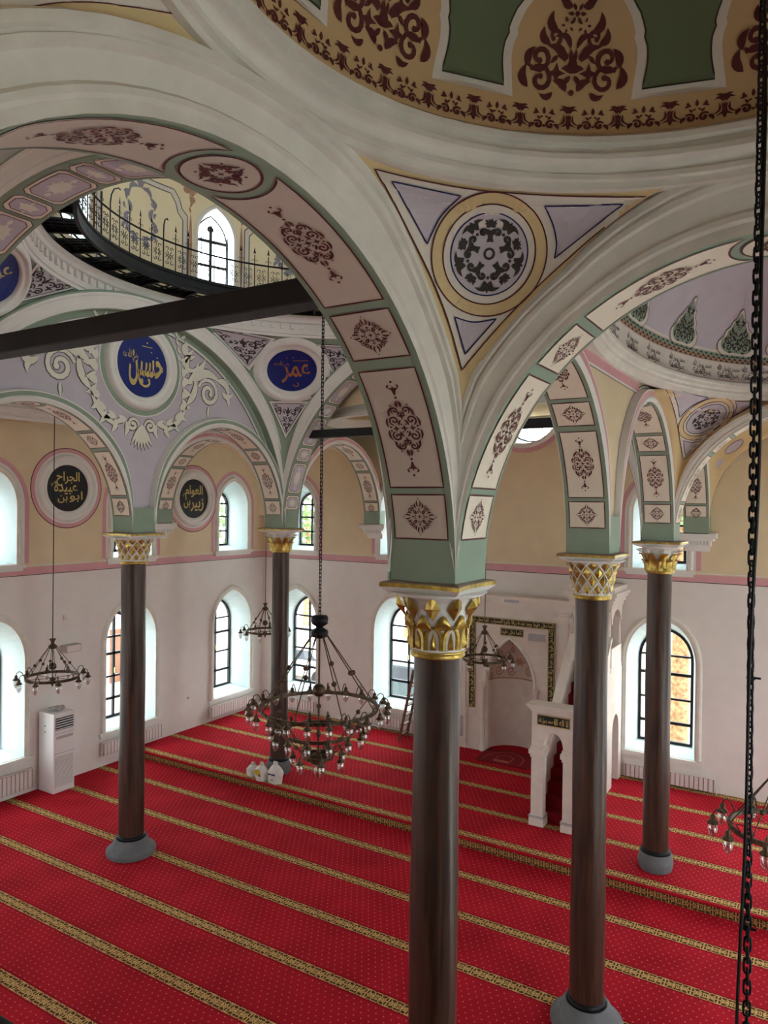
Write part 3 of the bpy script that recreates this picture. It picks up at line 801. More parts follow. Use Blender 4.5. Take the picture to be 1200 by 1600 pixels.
def make_arch(key, a, b, hw, prof, mats, paint, loc, rz, label, field=None):
    A = thing('arch', label, 'arch', loc, rz, kind='structure')
    if key not in _proto:
        d = {}
        o = mk('moulded_ring', arch_geo(a, b, hw, prof, 56 if a > 3 else 40, gf={'bay': g_bay, 'cross': g_cross}.get(key, gfac)), mats); sharp_smooth(o, 25); d['ring'] = o.data; bpy.data.objects.remove(o)
        d['pan'] = []
        if paint == 's':
            for f, s_ in small_panels(a, b, hw, field):
                p = mk('painted_panel', f, field); q = mk('stencil_ornament', s_, maroon); d['pan'].append((p.data, [('stencil_ornament', q.data)])); bpy.data.objects.remove(p); bpy.data.objects.remove(q)
        elif paint == 'w':
            for f, i_, l_, o_ in wide_panels(a, b, hw):
                p = mk('painted_panel', f, panel2); subs = [('panel_field', mk('x', i_, lilac)), ('outline', mk('x', l_, maroon)), ('leaf_ornament', mk('x', o_, ivory))]
                d['pan'].append((p.data, [(n_, x_.data) for n_, x_ in subs]))
                bpy.data.objects.remove(p)
                for n_, x_ in subs: bpy.data.objects.remove(x_)
        _proto[key] = d
    d = _proto[key]; link('moulded_ring', d['ring'], A)
    for pm, subs in d['pan']:
        p = link('painted_panel', pm, A)
        for n_, sm in subs: link(n_, sm, p)
    return A
HW = .27
A1 = (2.13, 2.12)      # near bay, along Y
AX = (2.0, 2.12)       # across the right aisle
AS = (1.9, 2.1)        # 4.3 m bays
AW = (4.03, 3.98)      # wide nave arches
cY1, cX1 = 2.66, -.3
H2 = pi/2
m_big = [sage, mould, white]; m_nave = [sage, white, sage]; m_pinks = [sage, white, pink]; m_w = [sage, white, sage]
make_arch('bay', *A1, HW, PB, m_big, 's', (XD, cY1, 0), H2, 'heavily moulded arch springing from the nearest column along the aisle edge', panel)
make_arch('cross', *AX, HW, PB, m_big, 's', (cX1, YC, 0), 0, 'moulded arch crossing the aisle from the nearest column', panel2)
make_arch('cross2', *AX, HW, PB2, m_big, 's', (cX1, YB, 0), 0, 'moulded arch crossing the aisle from the column beside the tree window', panel2)
make_arch('cross', *AX, HW, PB, m_big, 's', (cX1, .26, 0), 0, 'moulded arch crossing the aisle behind the hanging chain', panel2)
m_in = (YC+YA)/2, (YA+YB)/2, (YB+YQ)/2
make_arch('sp', *AS, HW, PS, m_pinks, 's', (XD, m_in[0], 0), H2, 'small arch between the nearest column and the column by the pulpit', panel2)
make_arch('sp', *AS, HW, PS, m_pinks, 's', (XD, m_in[1], 0), H2, 'small arch between the pulpit column and the column on the platform by the tree window', panel2)
make_arch('sp', *AS, HW, PS, m_pinks, 's', (XD, m_in[2], 0), H2, 'small arch from the platform column to the end wall right of the pulpit', panel2)
make_arch('sn', *AS, HW, PS, m_nave, 's', (XA, m_in[0], 0), H2, 'small arch under the lilac wall on the side nearer the camera gallery', panel2)
make_arch('sn', *AS, HW, PS, m_nave, 's', (XA, m_in[1], 0), H2, 'small arch under the lilac wall ending at the column with the plastic bags', panel2)
make_arch('sp', *AS, HW, PS, m_pinks, 's', (XA, m_in[2], 0), H2, 'small arch from the bag column to the end wall left of the ladder window', panel2)
cXL = (XL+XA)/2
make_arch('sp2', 1.86, 2.1, HW, PS, m_pinks, 's', (cXL, YB, 0), 0, 'small arch from the bag column to the left wall', panel2)
make_arch('sp2', 1.86, 2.1, HW, PS, m_pinks, 's', (cXL, YC, 0), 0, 'small arch across the left aisle nearer the camera', panel2)
make_arch('wide', *AW, .3, PN, m_w, 'w', (XM, YC, 0), 0, 'wide arch under the great dome with lilac octagonal soffit panels above the long beam')
make_arch('wide', *AW, .3, PN, m_w, 'w', (XM, YB, 0), 0, 'wide arch under the great dome facing the prayer niche')
make_arch('wideb', 4.1, 3.98, .3, PN, m_w, None, (XA, YA, 0), H2, 'wide arch framing the lilac wall with the big blue medallion')
make_arch('widec', 4.1, 3.98, .12, [(.3, .12, 1)], m_w, None, (XD-.1, YA, 0), H2, 'wide arch of the great dome above the pulpit column')

# ------------------------------------------------------------------ walls between the arches
def arch_line(c, a, b, rho, n=24, rev=False):
    pts = []
    for i in range(n+1):
        t = pi*i/n; gg = gfac(t); pts.append((c-(a+rho*gg)*cos(t), ZS+(b+rho*gg)*sin(t)))
    return pts
low = [(YC-.2, 6.05)]
tl = arch_line(m_in[0], *AS, .15)+arch_line(m_in[1], *AS, .15)
big = list(reversed(arch_line(YA, AW[0], AW[1], .08)))
def tympanum(name, label, x0, x1, poly, mats, f1, f0):
    pf_ = poly_fill(poly, .45); v, f = pf_.v, pf_.f; g = G()
    g.add([(x1, y, z) for y, z in v], f, f1); g.add([(x0, y, z) for y, z in v], f, f0)
    n = len(poly); g.add([(x0, y, z) for y, z in poly]+[(x1, y, z) for y, z in poly], [(i, (i+1) % n, n+(i+1) % n, n+i) for i in range(n)], f0)
    o = mk(name, sub(g, (x0, YA, 6.0)), mats, loc=(x0, YA, 6.0)); return struct(o, label, 'wall')
poly = [p for p in tl if p[1] > 6.02]
def dedup(pts):
    out = []
    for p in pts:
        if not out or hypot(p[0]-out[-1][0], p[1]-out[-1][1]) > 1e-3: out.append(p)
    return out
big_in = [p for p in big]
tymL = tympanum('tympanum', 'lilac wall with blue medallion and leaf garland over two small arches', XA-.1, XA+.14, dedup(poly+[(m_in[1]+2.0, 6.3)]+[p for p in big_in if p[1] > 6.6]+[(m_in[0]-2.0, 6.3)]), [lilac, cream], 0, 1)
tymR = tympanum('tympanum', 'cream wall over the pulpit column below the inscribed oval dome', XD-.14, XD+.2, dedup(poly+[(m_in[1]+2.16, 6.3), (YB, 8.9), (YC, 8.9), (m_in[0]-2.16, 6.3)]), [cream, lilac], 0, 1)
tymR2 = tympanum('tympanum', 'cream wall high above the aisle side of the great dome', XD-.1, XD+.1, dedup([(YC, 8.9), (YB, 8.9)]+[(y, z) for y, z in big_in if z > 8.9]), [cream, lilac], 0, 1)
# white and pink border on the cream wall, following the arches
g = G()
for c in m_in[:2]:
    for r0, r1, m in ((.21, .235, 0), (.235, .25, 1)):
        p0, p1 = arch_line(c, *AS, r0, 40), arch_line(c, *AS, r1, 40); k = len(p0)
        g.add([(XD+.204, y, z) for y, z in p0]+[(XD+.204, y, z) for y, z in p1], [(i, i+1, k+i+1, k+i) for i in range(k-1)], m)
for z0, z1, m in ((8.27, 8.39, 2), (8.24, 8.27, 0), (8.23, 8.24, 1)): g.add([(XD+.205, y, z) for z in (z0, z1) for y in (YA-1.5, YA+1.5)], [(0, 1, 3, 2)], m)
mk('painted_border', sub(g, (XD-.14, YA, 6.0)), [white, maroon, pink], tymR)

# ------------------------------------------------------------------ pendentives, cornice rings and domes
def ext_curve(a, b, hw, prof, rho, wlat, n=60, gf=gfac):
    out = []
    for i in range(n+1):
        t = H2*i/n; gg = gf(t); out.append((ZS+(b+rho*gg)*sin(t), (a+rho*gg)*cos(t), hw+(wlat-hw)*min(1, gg)))
    return out
def at_z(c, z):
    if z >= c[-1][0]: return 0.0, c[-1][2]
    for i in range(len(c)-1):
        if c[i][0] <= z <= c[i+1][0]:
            t = (z-c[i][0])/max(1e-9, c[i+1][0]-c[i][0]); return c[i][1]+(c[i+1][1]-c[i][1])*t, c[i][2]+(c[i+1][2]-c[i][2])*t
    return c[0][1], c[0][2]
def pend_geo(xp, yp, sx, sy, yc1, cu1, xc2, cu2, ring, nu=22, nv=22):
    """corner column at (xp, yp); sx, sy point from the column into the bay"""
    cx, cy, rx, ry, zr = ring
    def L(z): s_, l = at_z(cu1, z); return Vector((xp+sx*l, yc1-sy*s_, z))
    def R(z): s_, l = at_z(cu2, z); return Vector((xc2-sx*s_, yp+sy*l, z))
    z0 = ZS+.3
    for i in range(400):
        z = ZS+.2+i*.012; l, r = L(z), R(z)
        if (l.y-r.y)*sy >= 0 and (r.x-l.x)*sx >= 0: z0 = z; break
    z0 -= .06; l1, r1 = L(zr), R(zr)
    aL = atan2((l1.y-cy)/ry, (l1.x-cx)/rx); aR = atan2((r1.y-cy)/ry, (r1.x-cx)/rx)
    while aR-aL > pi: aR -= 2*pi
    while aR-aL < -pi: aR += 2*pi
    def P(u, v):
        z = z0+(zr-z0)*u; l, r = L(z), R(z); a = aL+(aR-aL)*v
        rg = Vector((cx+rx*cos(a), cy+ry*sin(a), zr)); p = l.lerp(r, v)
        k = u*u*(1.5-.5*u)
        e_ = min(1, min(v, 1-v)/.14) if cu1 is CS else 1.0; e_ = e_*e_*(3-2*e_)
        q = p+(rg-l1.lerp(r1, v))*k*e_
        return (q.x, q.y, z)
    return G().grid(P, nu, nv)
CB1 = ext_curve(*A1, HW, PB, .285, .335, gf=g_bay); CBN = ext_curve(*A1, HW, PB, .285, .335, gf=lambda t: g_bay(pi-t)); CBX = ext_curve(*AX, HW, PB, .285, .335, gf=g_cross); CBX2 = ext_curve(*AX, HW, PB2, .165, .33); CS = ext_curve(*AS, HW, PS, .12, .265)
CS2 = ext_curve(1.86, 2.1, HW, PS, .12, .265); CW = ext_curve(*AW, .3, PN, .29, .362)
def pend(label, mt, *a):
    g = pend_geo(*a); o = mk('pendentive', sub(G().merge(g), (a[0], a[1], ZS)), mt, smooth=True, loc=(a[0], a[1], ZS)); struct(o, label, 'pendentive'); return o, Surf(g)
R1 = (cX1+.01, cY1, 2.0, 2.0, 8.54)
pC, sC = pend('ochre pendentive with round black stencil above the nearest column', ochre, XD, YC, 1, -1, cY1, CB1, cX1, CBX, R1)
pN, sN = pend('ochre pendentive above the arch beside the camera', ochre, XD, .26, 1, 1, cY1, CBN, cX1, CBX, R1)
pend('ochre pendentive on the right wall behind the hanging chain', ochre, XR+.27, YC, -1, -1, cY1, CB1, cX1, CBX, R1)
pend('ochre pendentive on the right wall behind the camera', ochre, XR+.27, .26, -1, 1, cY1, CB1, cX1, CBX, R1)
R2 = (cX1-.05, YA, 1.97, 4.25, 8.4)
pE, sE = pend('ochre pendentive with oval stencil above the platform column', ochre, XD, YB, 1, -1, m_in[1], CS, cX1, CBX2, R2)
pend('ochre pendentive of the oval dome right behind the nearest column', ochre, XD, YC, 1, 1, m_in[0], CS, cX1, CBX, R2)
pend('ochre pendentive of the oval dome against the right wall', ochre, XR+.27, YB, -1, -1, m_in[1], CS, cX1, CBX2, R2)
pend('ochre pendentive of the oval dome at the right wall nearer the chain', ochre, XR+.27, YC, -1, 1, m_in[0], CS, cX1, CBX, R2)
R3 = (cX1, m_in[2], 2.0, 1.95, 8.5)
pQ, sQ = pend('ochre pendentive in the corner bay above the end wall right of the pulpit', ochre, XD, YQ+.27, 1, -1, m_in[2], CS, cX1, CBX2, R3)
for sx_, sy_, xp_, yp_, tx in ((1, 1, XD, YB, 'over the platform column'), (-1, 1, XR+.27, YB, 'on the right wall'), (-1, -1, XR+.27, YQ+.27, 'in the right corner')):
    pend('ochre pendentive of the corner bay '+tx, ochre, xp_, yp_, sx_, sy_, m_in[2], CS, cX1, CBX2, R3)
R0 = (DRUM_C[0], DRUM_C[1], 4.27, 4.27, 10.2)
pB, sB = pend('sage green pendentive with blue medallion above the bag column', sage, XA, YB, 1, -1, YA, CW, XM, CW, R0)
pA, sA = pend('sage green pendentive with blue medallion at the left end of the long beam', sage, XA, YC, 1, 1, YA, CW, XM, CW, R0)
pend('sage green pendentive over the platform column facing the great dome', sage, XD, YB, -1, -1, YA, CW, XM, CW, R0)
pend('sage green pendentive over the nearest column facing the great dome', sage, XD, YC, -1, 1, YA, CW, XM, CW, R0)
RL = (cXL, YA, 1.92, 4.2, 8.4)
for sx_, sy_, xp_, yp_, mi, tx in ((-1, -1, XA, YB, 1, 'over the bag column'), (1, -1, XL-.27, YB, 1, 'on the left wall by the second black inscription'), (-1, 1, XA, YC, 0, 'at the near left column'), (1, 1, XL-.27, YC, 0, 'on the left wall nearer the camera')):
    pend('pale vault pendentive of the left aisle '+tx, white, xp_, yp_, sx_, sy_, m_in[mi], CS, cXL, CS2, RL)
R4 = (cXL, m_in[2], 2.0, 1.95, 8.4); R5 = (XM, m_in[2], 4.2, 1.98, 8.6)
for sx_, sy_, xp_, yp_, tx in ((-1, 1, XA, YB, 'over the bag column'), (1, 1, XL-.27, YB, 'on the left wall'), (-1, -1, XA, YQ+.27, 'on the end wall'), (1, -1, XL-.27, YQ+.27, 'in the left corner')):
    pend('cream pendentive of the left corner bay '+tx, cream, xp_, yp_, sx_, sy_, m_in[2], CS, cXL, CS2, R4)

def ring_cornice(label, R, prof, mats, mi=None, n=96):
    g = G(); cx, cy, rx, ry, z = R
    vs = [(cx*0+(rx+dr)*cos(2*pi*i/n), (ry+dr)*sin(2*pi*i/n), dz) for i in range(n) for dr, dz in prof]; k = len(prof)
    for i in range(n):
        for j in range(k-1): g.f.append((i*k+j, ((i+1) % n)*k+j, ((i+1) % n)*k+j+1, i*k+j+1)); g.m.append(mi[j] if mi else 0)
    g.v = vs; o = mk('cornice_ring', g, mats, loc=(cx, cy, z)); sharp_smooth(o, 30); return struct(o, label, 'cornice')
PR1 = [(.25, .02), (.04, -.03), (0, -.03), (0, .01), (-.035, .015), (-.035, .045), (-.015, .055), (-.03, .085), (-.05, .10), (-.095, .108), (-.095, .14), (-.06, .15), (-.055, .19), (-.105, .20), (-.105, .235), (-.07, .245), (-.045, .275), (-.02, .29), (.02, .29)]
ring1 = ring_cornice('broad stepped plaster cornice under the small ochre dome', R1, PR1, mould)
PR2 = [(.14, .0), (.02, -.02), (0, -.02), (-.02, .05), (-.05, .06), (-.05, .1), (-.08, .12), (-.09, .17), (-.12, .18), (-.12, .22), (-.1, .24), (-.02, .26)]
ring2 = ring_cornice('stepped plaster cornice under the inscribed oval dome', R2, PR2, mould)
ring3 = ring_cornice('small cornice ring of the corner bay right of the pulpit', R3, PR2, mould)
ringL = ring_cornice('cornice ring of the left aisle vault', RL, PR2, white)
ring4 = ring_cornice('cornice ring of the left corner bay', R4, PR2, white)
PR0 = [(.2, .02), (.03, -.02), (0, -.02), (-.01, .03), (-.04, .04), (-.04, .08), (-.05, .1), (-.05, .25), (-.10, .27), (-.12, .33), (-.16, .36), (-.17, .4), (.05, .42)]
ring0 = ring_cornice('white toothed cornice under the iron gallery of the great dome', R0, PR0, white, n=128)
tooth = mk('dentil', G().cbox((0, 0, 0), (.06, .075, .11)), white); td = tooth.data; bpy.data.objects.remove(tooth)
ND = 128
for i in range(ND):
    a = 2*pi*i/ND
    if 75 < math.degrees(a) < 290: 
        o = link('dentil', td, ring0, ((4.27-.065)*cos(a), (4.27-.065)*sin(a), .19), a)
def dome_pt(R, z, h, rx, ry):
    return lambda al, ph: (R[0]+rx*cos(al)*cos(ph), R[1]+ry*sin(al)*cos(ph), z+h*sin(ph))
def dome(label, R, z, h, rx, ry, mt, n=72, k=18):
    f = dome_pt((0, 0), 0, h, rx, ry)
    o = mk('dome', G().grid(lambda u, v: f(2*pi*u, v*H2*.999), n, k, 0, True), mt, smooth=True, loc=(R[0], R[1], z)); return struct(o, label, 'dome')
dome1 = dome('small ochre dome with dark green panels and maroon vase ornaments', R1, 8.82, 1.7, 1.96, 1.96, domec)
dome2 = dome('oval lilac dome with green leaf ornaments and a band of inscriptions', R2, 8.64, 1.7, 1.95, 4.22, lilac)
dome3 = dome('small lilac dome over the corner bay right of the pulpit', R3, 8.75, 1.6, 1.95, 1.9, lilac)
domeL = dome('pale oval vault over the left aisle', RL, 8.66, 1.5, 1.9, 4.17, white)
dome4 = dome('small pale dome over the left corner bay', R4, 8.66, 1.5, 1.95, 1.9, white)
dome5 = dome('pale oval vault in front of the prayer niche', R5, 8.9, 1.7, 4.4, 2.2, cream)
ring5 = ring_cornice('cornice ring of the vault in front of the prayer niche', (R5[0], R5[1], 4.3, 2.1, 8.66), PR2, white)
# roof slabs that close the hall where no vault is seen
g = G()
g.box(XL-WT, XA-.1, YBK-WT, YC+.1, 10.45, 10.6); g.box(XA-.1, XR+WT, YBK-WT, .3, 10.45, 10.6); g.box(XA-.1, XD+.1, .3, YC-.1, 10.45, 10.6)
mk('ceiling', g, white); struct(bpy.data.objects['ceiling'], 'plain white ceiling behind and beside the camera', 'ceiling')
# flat roof around the drum
sq = [(XL-WT, YBK-WT), (XR+WT, YBK-WT), (XR+WT, YQ+WT), (XL-WT, YQ+WT)]
hole = [(DRUM_C[0]+4.6*cos(2*pi*i/64), DRUM_C[1]+4.5*sin(2*pi*i/64)) for i in range(64)]
v, f = plate(sq, [hole]); g = G().add([(x, y, 10.72) for x, y in v], f).add([(x, y, 10.95) for x, y in v], f)
g.add([(x, y, z) for z in (10.72, 10.95) for x, y in sq], [(i, (i+1) % 4, 4+(i+1) % 4, 4+i) for i in range(4)])
o = mk('ceiling_roof_slab', g, white); struct(o, 'flat roof slab over the vaults around the great dome', 'roof')

# ------------------------------------------------------------------ drum, gallery and dome of the nave
DZ0, DZ1 = 10.58, 13.5
def cyl(e=0.0, r=DRUM_R): return lambda x, z: ((r-e)*cos(x/DRUM_R), (r-e)*sin(x/DRUM_R), z-DZ0)
dw, dzs = .39, (11.0, 12.0, 12.62); gw = (.34, 11.06, 12.0, 12.56)
g = G(); hi = []; circ = 2*pi*DRUM_R; ho = []
for a in DRUM_W:
    x = ((a+DRUM_OFF) % (2*pi))*DRUM_R
    hi.append([(x+p, z) for p, z in outline(dw, *dzs, True, 8)]); ho.append([(x+p, z) for p, z in outline(*gw, True, 8)])
lines = [((i*circ/96, DZ0+.001), (i*circ/96, DZ1-.001)) for i in range(1, 96)]; rim = [(i*circ/96, DZ0) for i in range(97)]+[(i*circ/96, DZ1) for i in range(96, -1, -1)]
v, f = plate(rim, hi, lines)
g.add([cyl()(x, z) for x, z in v], f, 0)
v, f = plate(rim, ho, lines)
g.add([cyl(-.3)(x, z) for x, z in v], f, 2)
for p, q in zip(hi, ho):
    k = len(p); g.add([cyl()(x, z) for x, z in p]+[cyl(-.3)(x, z) for x, z in q], [(i, (i+1) % k, k+(i+1) % k, k+i) for i in range(k)], 1)
drum = mk('drum_wall', g, [drumc, reveal, white], loc=(DRUM_C[0], DRUM_C[1], DZ0)); struct(drum, 'cream drum wall of the great dome with painted cartouches and arched windows', 'wall')
g = G().lathe([(DRUM_R, 0), (DRUM_R+.3, 0)], 64)
mk('drum_rim', g, white, drum, loc=(0, 0, DZ1-DZ0))
dome0 = dome('great white dome above the iron gallery', (DRUM_C[0], DRUM_C[1]), DZ1, 3.4, DRUM_R+.01, DRUM_R+.01, white)
for k_, a in enumerate(DRUM_W):
    aa = (a+DRUM_OFF) % (2*pi); deg = math.degrees(aa)
    x0 = aa*DRUM_R; wn += 1
    if not 100 < deg < 290: continue
    where = {157: 'beside the violet cartouche', 202: 'at the left end of the iron gallery'}.get(round(deg), 'on the side of the drum hidden past the beam' if deg < 157 else 'on the near left side of the drum')
    W = thing('window_%d' % wn, 'small pointed gallery window '+where, 'window', (DRUM_C[0]+DRUM_R*cos(aa), DRUM_C[1]+DRUM_R*sin(aa), dzs[0]), kind='structure')
    lc = W.location
    def F(s, z, d):
        p = cyl(-d)(x0+s, z); return (p[0]+DRUM_C[0]-lc[0], p[1]+DRUM_C[1]-lc[1], p[2]+DZ0-lc[2])
    mk('architrave', sweep(outline(dw, *dzs, True, 10), [(0, -.01), (0, .03), (.05, .04), (.09, .0)], lambda s, z, p: F(s, z, -p)), white, W)
    q = outline(*gw, True, 10); inn = offs(q, -.03); inn[0] = (-gw[0]+.03, gw[1]+.03); inn[-1] = (gw[0]-.03, gw[1]+.03); k = len(q)
    g = G().add([F(x, z, .27) for P in (q, inn) for x, z in P], [(i, (i+1) % k, k+(i+1) % k, k+i) for i in range(k)])
    def bar(s0, s1, a0, a1): g.add([F(s, z, d) for d in (.25, .29) for z in (a0, a1) for s in (s0, s1)], [(0, 2, 3, 1), (4, 5, 7, 6), (0, 1, 5, 4), (2, 6, 7, 3), (0, 4, 6, 2), (1, 3, 7, 5)])
    bar(-.028, .028, gw[1], 12.35); bar(-gw[0], gw[0], 11.49, 11.54); bar(-gw[0], gw[0], 11.99, 12.05)
    rv = D().disc((0, 12.28), .07, .07, 1, 12); g.merge(rv.map(lambda x, z: F(x, z, .28)))
    mk('frame', g, framem, W)
    for s0, s1 in ((-gw[0]+.03, -.02), (.02, gw[0]-.03)):
        for a0, a1 in ((gw[1]+.03, 11.5), (11.54, 12.0), (12.04, 12.25)):
            mk('pane', G().add([F(s0, a0, .28), F(s1, a0, .28), F(s1, a1, .28), F(s0, a1, .28)], [(0, 1, 2, 3)]), glass, W)
# painted frames, cartouches and corner scrolls between the drum windows
bw = circ/8
def rococo():
    d = D()
    for sg in (1, -1):
        for p, q, ww, b in (((.06, .62), (.34, .42), .06, .3), ((.3, .46), (.42, .16), .06, .25), ((.4, .2), (.36, -.16), .06, -.2), ((.34, -.1), (.44, -.42), .055, .25), ((.4, -.36), (.2, -.6), .06, .3), ((.24, -.52), (0, -.66), .06, .2), ((.05, .6), (.16, .8), .05, .3), ((.1, .66), (.26, .72), .04, -.3)):
            d.leaf((sg*p[0], p[1]), (sg*q[0], q[1]), ww, b*sg)
        d.spiral((sg*.42, .34), .09, 0, 1.2, .03, sgn=sg).spiral((sg*.46, -.3), .09, 0, 1.2, .03, sgn=-sg).spiral((sg*.2, -.72), .08, 0, 1.2, .03, sgn=sg)
        d.leaf((sg*.44, -.42), (sg*.56, -.56), .05, .3).leaf((sg*.5, .1), (sg*.44, -.04), .04, .3)
    return d.leaf((0, .62), (0, .86), .06)
def cornerorn():
    d = D().spiral((.1, .1), .1, 0, 1.3, .03).spiral((-.06, .14), .09, 1, 1.3, .03, sgn=-1).spiral((.1, -.08), .08, 2, 1.2, .028, sgn=-1).leaf((.02, .02), (.03, -.3), .04, .2).leaf((.0, .1), (-.22, .2), .04, -.3).leaf((.12, .1), (.2, .3), .04, .3).leaf((.03, -.28), (.06, -.42), .03)
    return d
RO, CO = rococo(), cornerorn()
g1, g2, g3, g4 = D(), D(), D(), D()
for k in range(2, 7):
    xc = (k+.5)*bw+DRUM_OFF*DRUM_R; h = bw/2-.62
    fr = [(xc-h, 10.7), (xc-h, 12.3), (xc-h+.12, 12.42), (xc-h+.18, 12.6), (xc-h+.3, 12.75), (xc+h-.3, 12.75), (xc+h-.18, 12.6), (xc+h-.12, 12.42), (xc+h, 12.3), (xc+h, 10.7)]
    for o_, ww, gg in ((0, .012, g1), (.05, .035, g4), (.1, .012, g1)):
        pts = dense([(xc+(x-xc)*(1-o_/h), z-(o_ if z > 11 else 0)) for x, z in fr], .1, False); gg.stroke(pts, ww)
    g2.join(RO.scale(.75, .75, xc, 12.05))
    g3.join(CO.scale(.8, .8, xc+h+.02, 12.72)).join(CO.scale(-.8, .8, xc-h-.02, 12.72))
    g3.leaf((xc+h+.07, 12.4), (xc+h+.07, 11.0), .035).leaf((xc-h-.07, 12.4), (xc-h-.07, 11.0), .035)
    g3.star(((k)*bw+DRUM_OFF*DRUM_R, 12.86), .07, 5, H2, .6)
for d_, mt, nm, e in ((g4, pale, 'painted_frame', .003), (g1, greyline, 'frame_lines', .005), (g2, violetgrey, 'cartouche', .006), (g3, rust, 'corner_scrolls', .006)):
    mk(nm, d_.map(layered(cyl, e)), mt, drum)

# iron walkway
GR, GZ = 3.6, 10.66
gal = thing('iron_gallery', 'black iron walkway ringing the inside of the great dome', 'gallery', (DRUM_C[0], DRUM_C[1], GZ), kind='structure')
mk('fascia', G().lathe([(GR+.03, -.02), (GR-.03, -.02), (GR-.03, .03), (GR-.015, .05), (GR-.015, .17), (GR-.04, .19), (GR-.04, .22), (GR+.03, .22), (GR+.03, -.02)], 96), iron, gal)
mk('inner_angle', G().lathe([(4.14, -.02), (4.2, -.02), (4.2, .06), (4.14, .06), (4.14, -.02)], 96), iron, gal)
br = mk('bracket', G().box(GR, 4.2, -.03, .03, -.02, .05), iron); bd = br.data; bpy.data.objects.remove(br)
sl = mk('grating_bar', G().box(GR+.05, 4.16, -.012, .012, .03, .055), iron); sd = sl.data; bpy.data.objects.remove(sl)
for i in range(28): link('bracket', bd, gal, (0, 0, 0), 2*pi*i/28)
for i in range(200):
    a = 2*pi*i/200
    if 80 < math.degrees(a) < 290 and (i % 7) not in (0, 1, 2): link('grating_bar', sd, gal, (0, 0, 0), a)
mk('grating_hoops', G().lathe([(3.8, .03), (3.82, .03), (3.82, .055), (3.8, .055)], 96).lathe([(4.0, .03), (4.02, .03), (4.02, .055), (4.0, .055)], 96), iron, gal)
gp = G()
for i in range(28):
    a0, a1 = 2*pi*i/28, 2*pi*(i+.42)/28; gp.lathe([(GR, .06), (4.17, .06), (4.17, .075), (GR, .075)], 4, (0, 0, 0), 0, (1, 1), a0, a1)
mk('deck_plates', gp, iron, gal)
rail = thing('gallery_railing', 'black wrought iron railing with scrolls and spear tips around the great dome', 'railing', (DRUM_C[0], DRUM_C[1], GZ+.22))
mk('top_rail', G().tube([(GR*cos(2*pi*i/96), GR*sin(2*pi*i/96), .53) for i in range(96)], .018, 5, closed=True), iron, rail)
mk('bottom_rail', G().tube([(GR*cos(2*pi*i/96), GR*sin(2*pi*i/96), .02) for i in range(96)], .012, 5, closed=True), iron, rail)
NB = 80; aw = 2*pi*GR/NB
def P2(y, z): return (GR*cos(y/GR), GR*sin(y/GR), z)
def arcp(cy, cz, r, a0, a1, n=8, r1=None): return [P2(cy+(r+((r1 or r)-r)*i/n)*cos(a0+(a1-a0)*i/n), cz+(r+((r1 or r)-r)*i/n)*sin(a0+(a1-a0)*i/n)) for i in range(n+1)]
def railpanel(kind):
    g = G()
    for z in (.4, .15):
        s_ = 1 if z > .3 else -1
        for sg in (1, -1):
            g.tube(arcp(sg*.045, z, .04, pi/2-sg*H2, pi/2-sg*H2+sg*s_*4.6, 9, .015), .0065, 4)
            g.tube(arcp(sg*.045, z+.085*(-s_), .04, pi/2-sg*H2, pi/2-sg*H2-sg*s_*4.6, 9, .015), .0065, 4)
    if kind == 0: g.tube([P2(-.05, .2), P2(-.05, .33), P2(-.03, .36), P2(.03, .36), P2(.05, .33), P2(.05, .2), P2(.03, .17), P2(-.03, .17)], .004, 4, closed=True)
    else: g.tube([P2(-.05, .36), P2(.05, .17)], .004, 4); g.tube([P2(.05, .36), P2(-.05, .17)], .004, 4)
    return g
pan = []
for kd in (0, 1):
    o = mk('scroll_panel', railpanel(kd), iron); pan.append(o.data); bpy.data.objects.remove(o)
o = mk('baluster', G().tube([(GR, 0, 0), (GR, 0, .72)], .0105, 5).add([(GR, -.028, .74), (GR, .028, .74), (GR, 0, .88), (GR-.01, 0, .76), (GR+.01, 0, .76)], [(0, 3, 2), (3, 1, 2), (1, 4, 2), (4, 0, 2)])
       .tube(arcp(.04, .6, .035, pi, -1.2, 8, .012), .004, 4).tube(arcp(-.04, .6, .035, 0, pi+1.2, 8, .012), .004, 4), iron); bsp = o.data; bpy.data.objects.remove(o)
o = mk('baluster', G().tube([(GR, 0, 0), (GR, 0, .55)], .008, 5), iron); bpl = o.data; bpy.data.objects.remove(o)
o = mk('curved_arm', G().tube([(GR, 0, 0), (GR, 0, .5), (GR, 0, .66), (GR-.03, .02, .78), (GR-.1, .06, .85), (GR-.2, .1, .84), (GR-.24, .12, .8)], .012, 6), iron); bhk = o.data; bpy.data.objects.remove(o)
for i in range(NB):
    a = 2*pi*i/NB
    if not 85 < math.degrees(a) < 290: continue
    link('baluster' if i % 5 else 'curved_arm', (bhk if i % 5 == 0 else bsp), rail, (0, 0, 0), a)
    link('scroll_panel', pan[i % 2 if i % 5 else 0], rail, (0, 0, 0), a+pi/NB)

# ------------------------------------------------------------------ tie beams
def beam(label, x0, x1, y, z0, z1, wd):
    o = mk('tie_beam', G().box(x0, x1, -wd/2, wd/2, 0, z1-z0), beamm, loc=(0, y, z0)); bv = o.modifiers.new('b', 'BEVEL'); bv.width = .012; tag(o, label, 'beam')
dxb = lambda z: AW[0]*sqrt(max(0, 1-((z-ZS)/AW[1])**2))
beam('long dark timber tie beam across the nave in front of the blue medallion', XM-dxb(8.3)-.1, XM+dxb(8.3)+.1, YC, 8.3, 8.52, .26)
beam('dark timber tie beam across the nave before the round window', XM-dxb(8.14)-.1, XM+dxb(8.14)+.1, YB, 8.14, 8.32, .2)

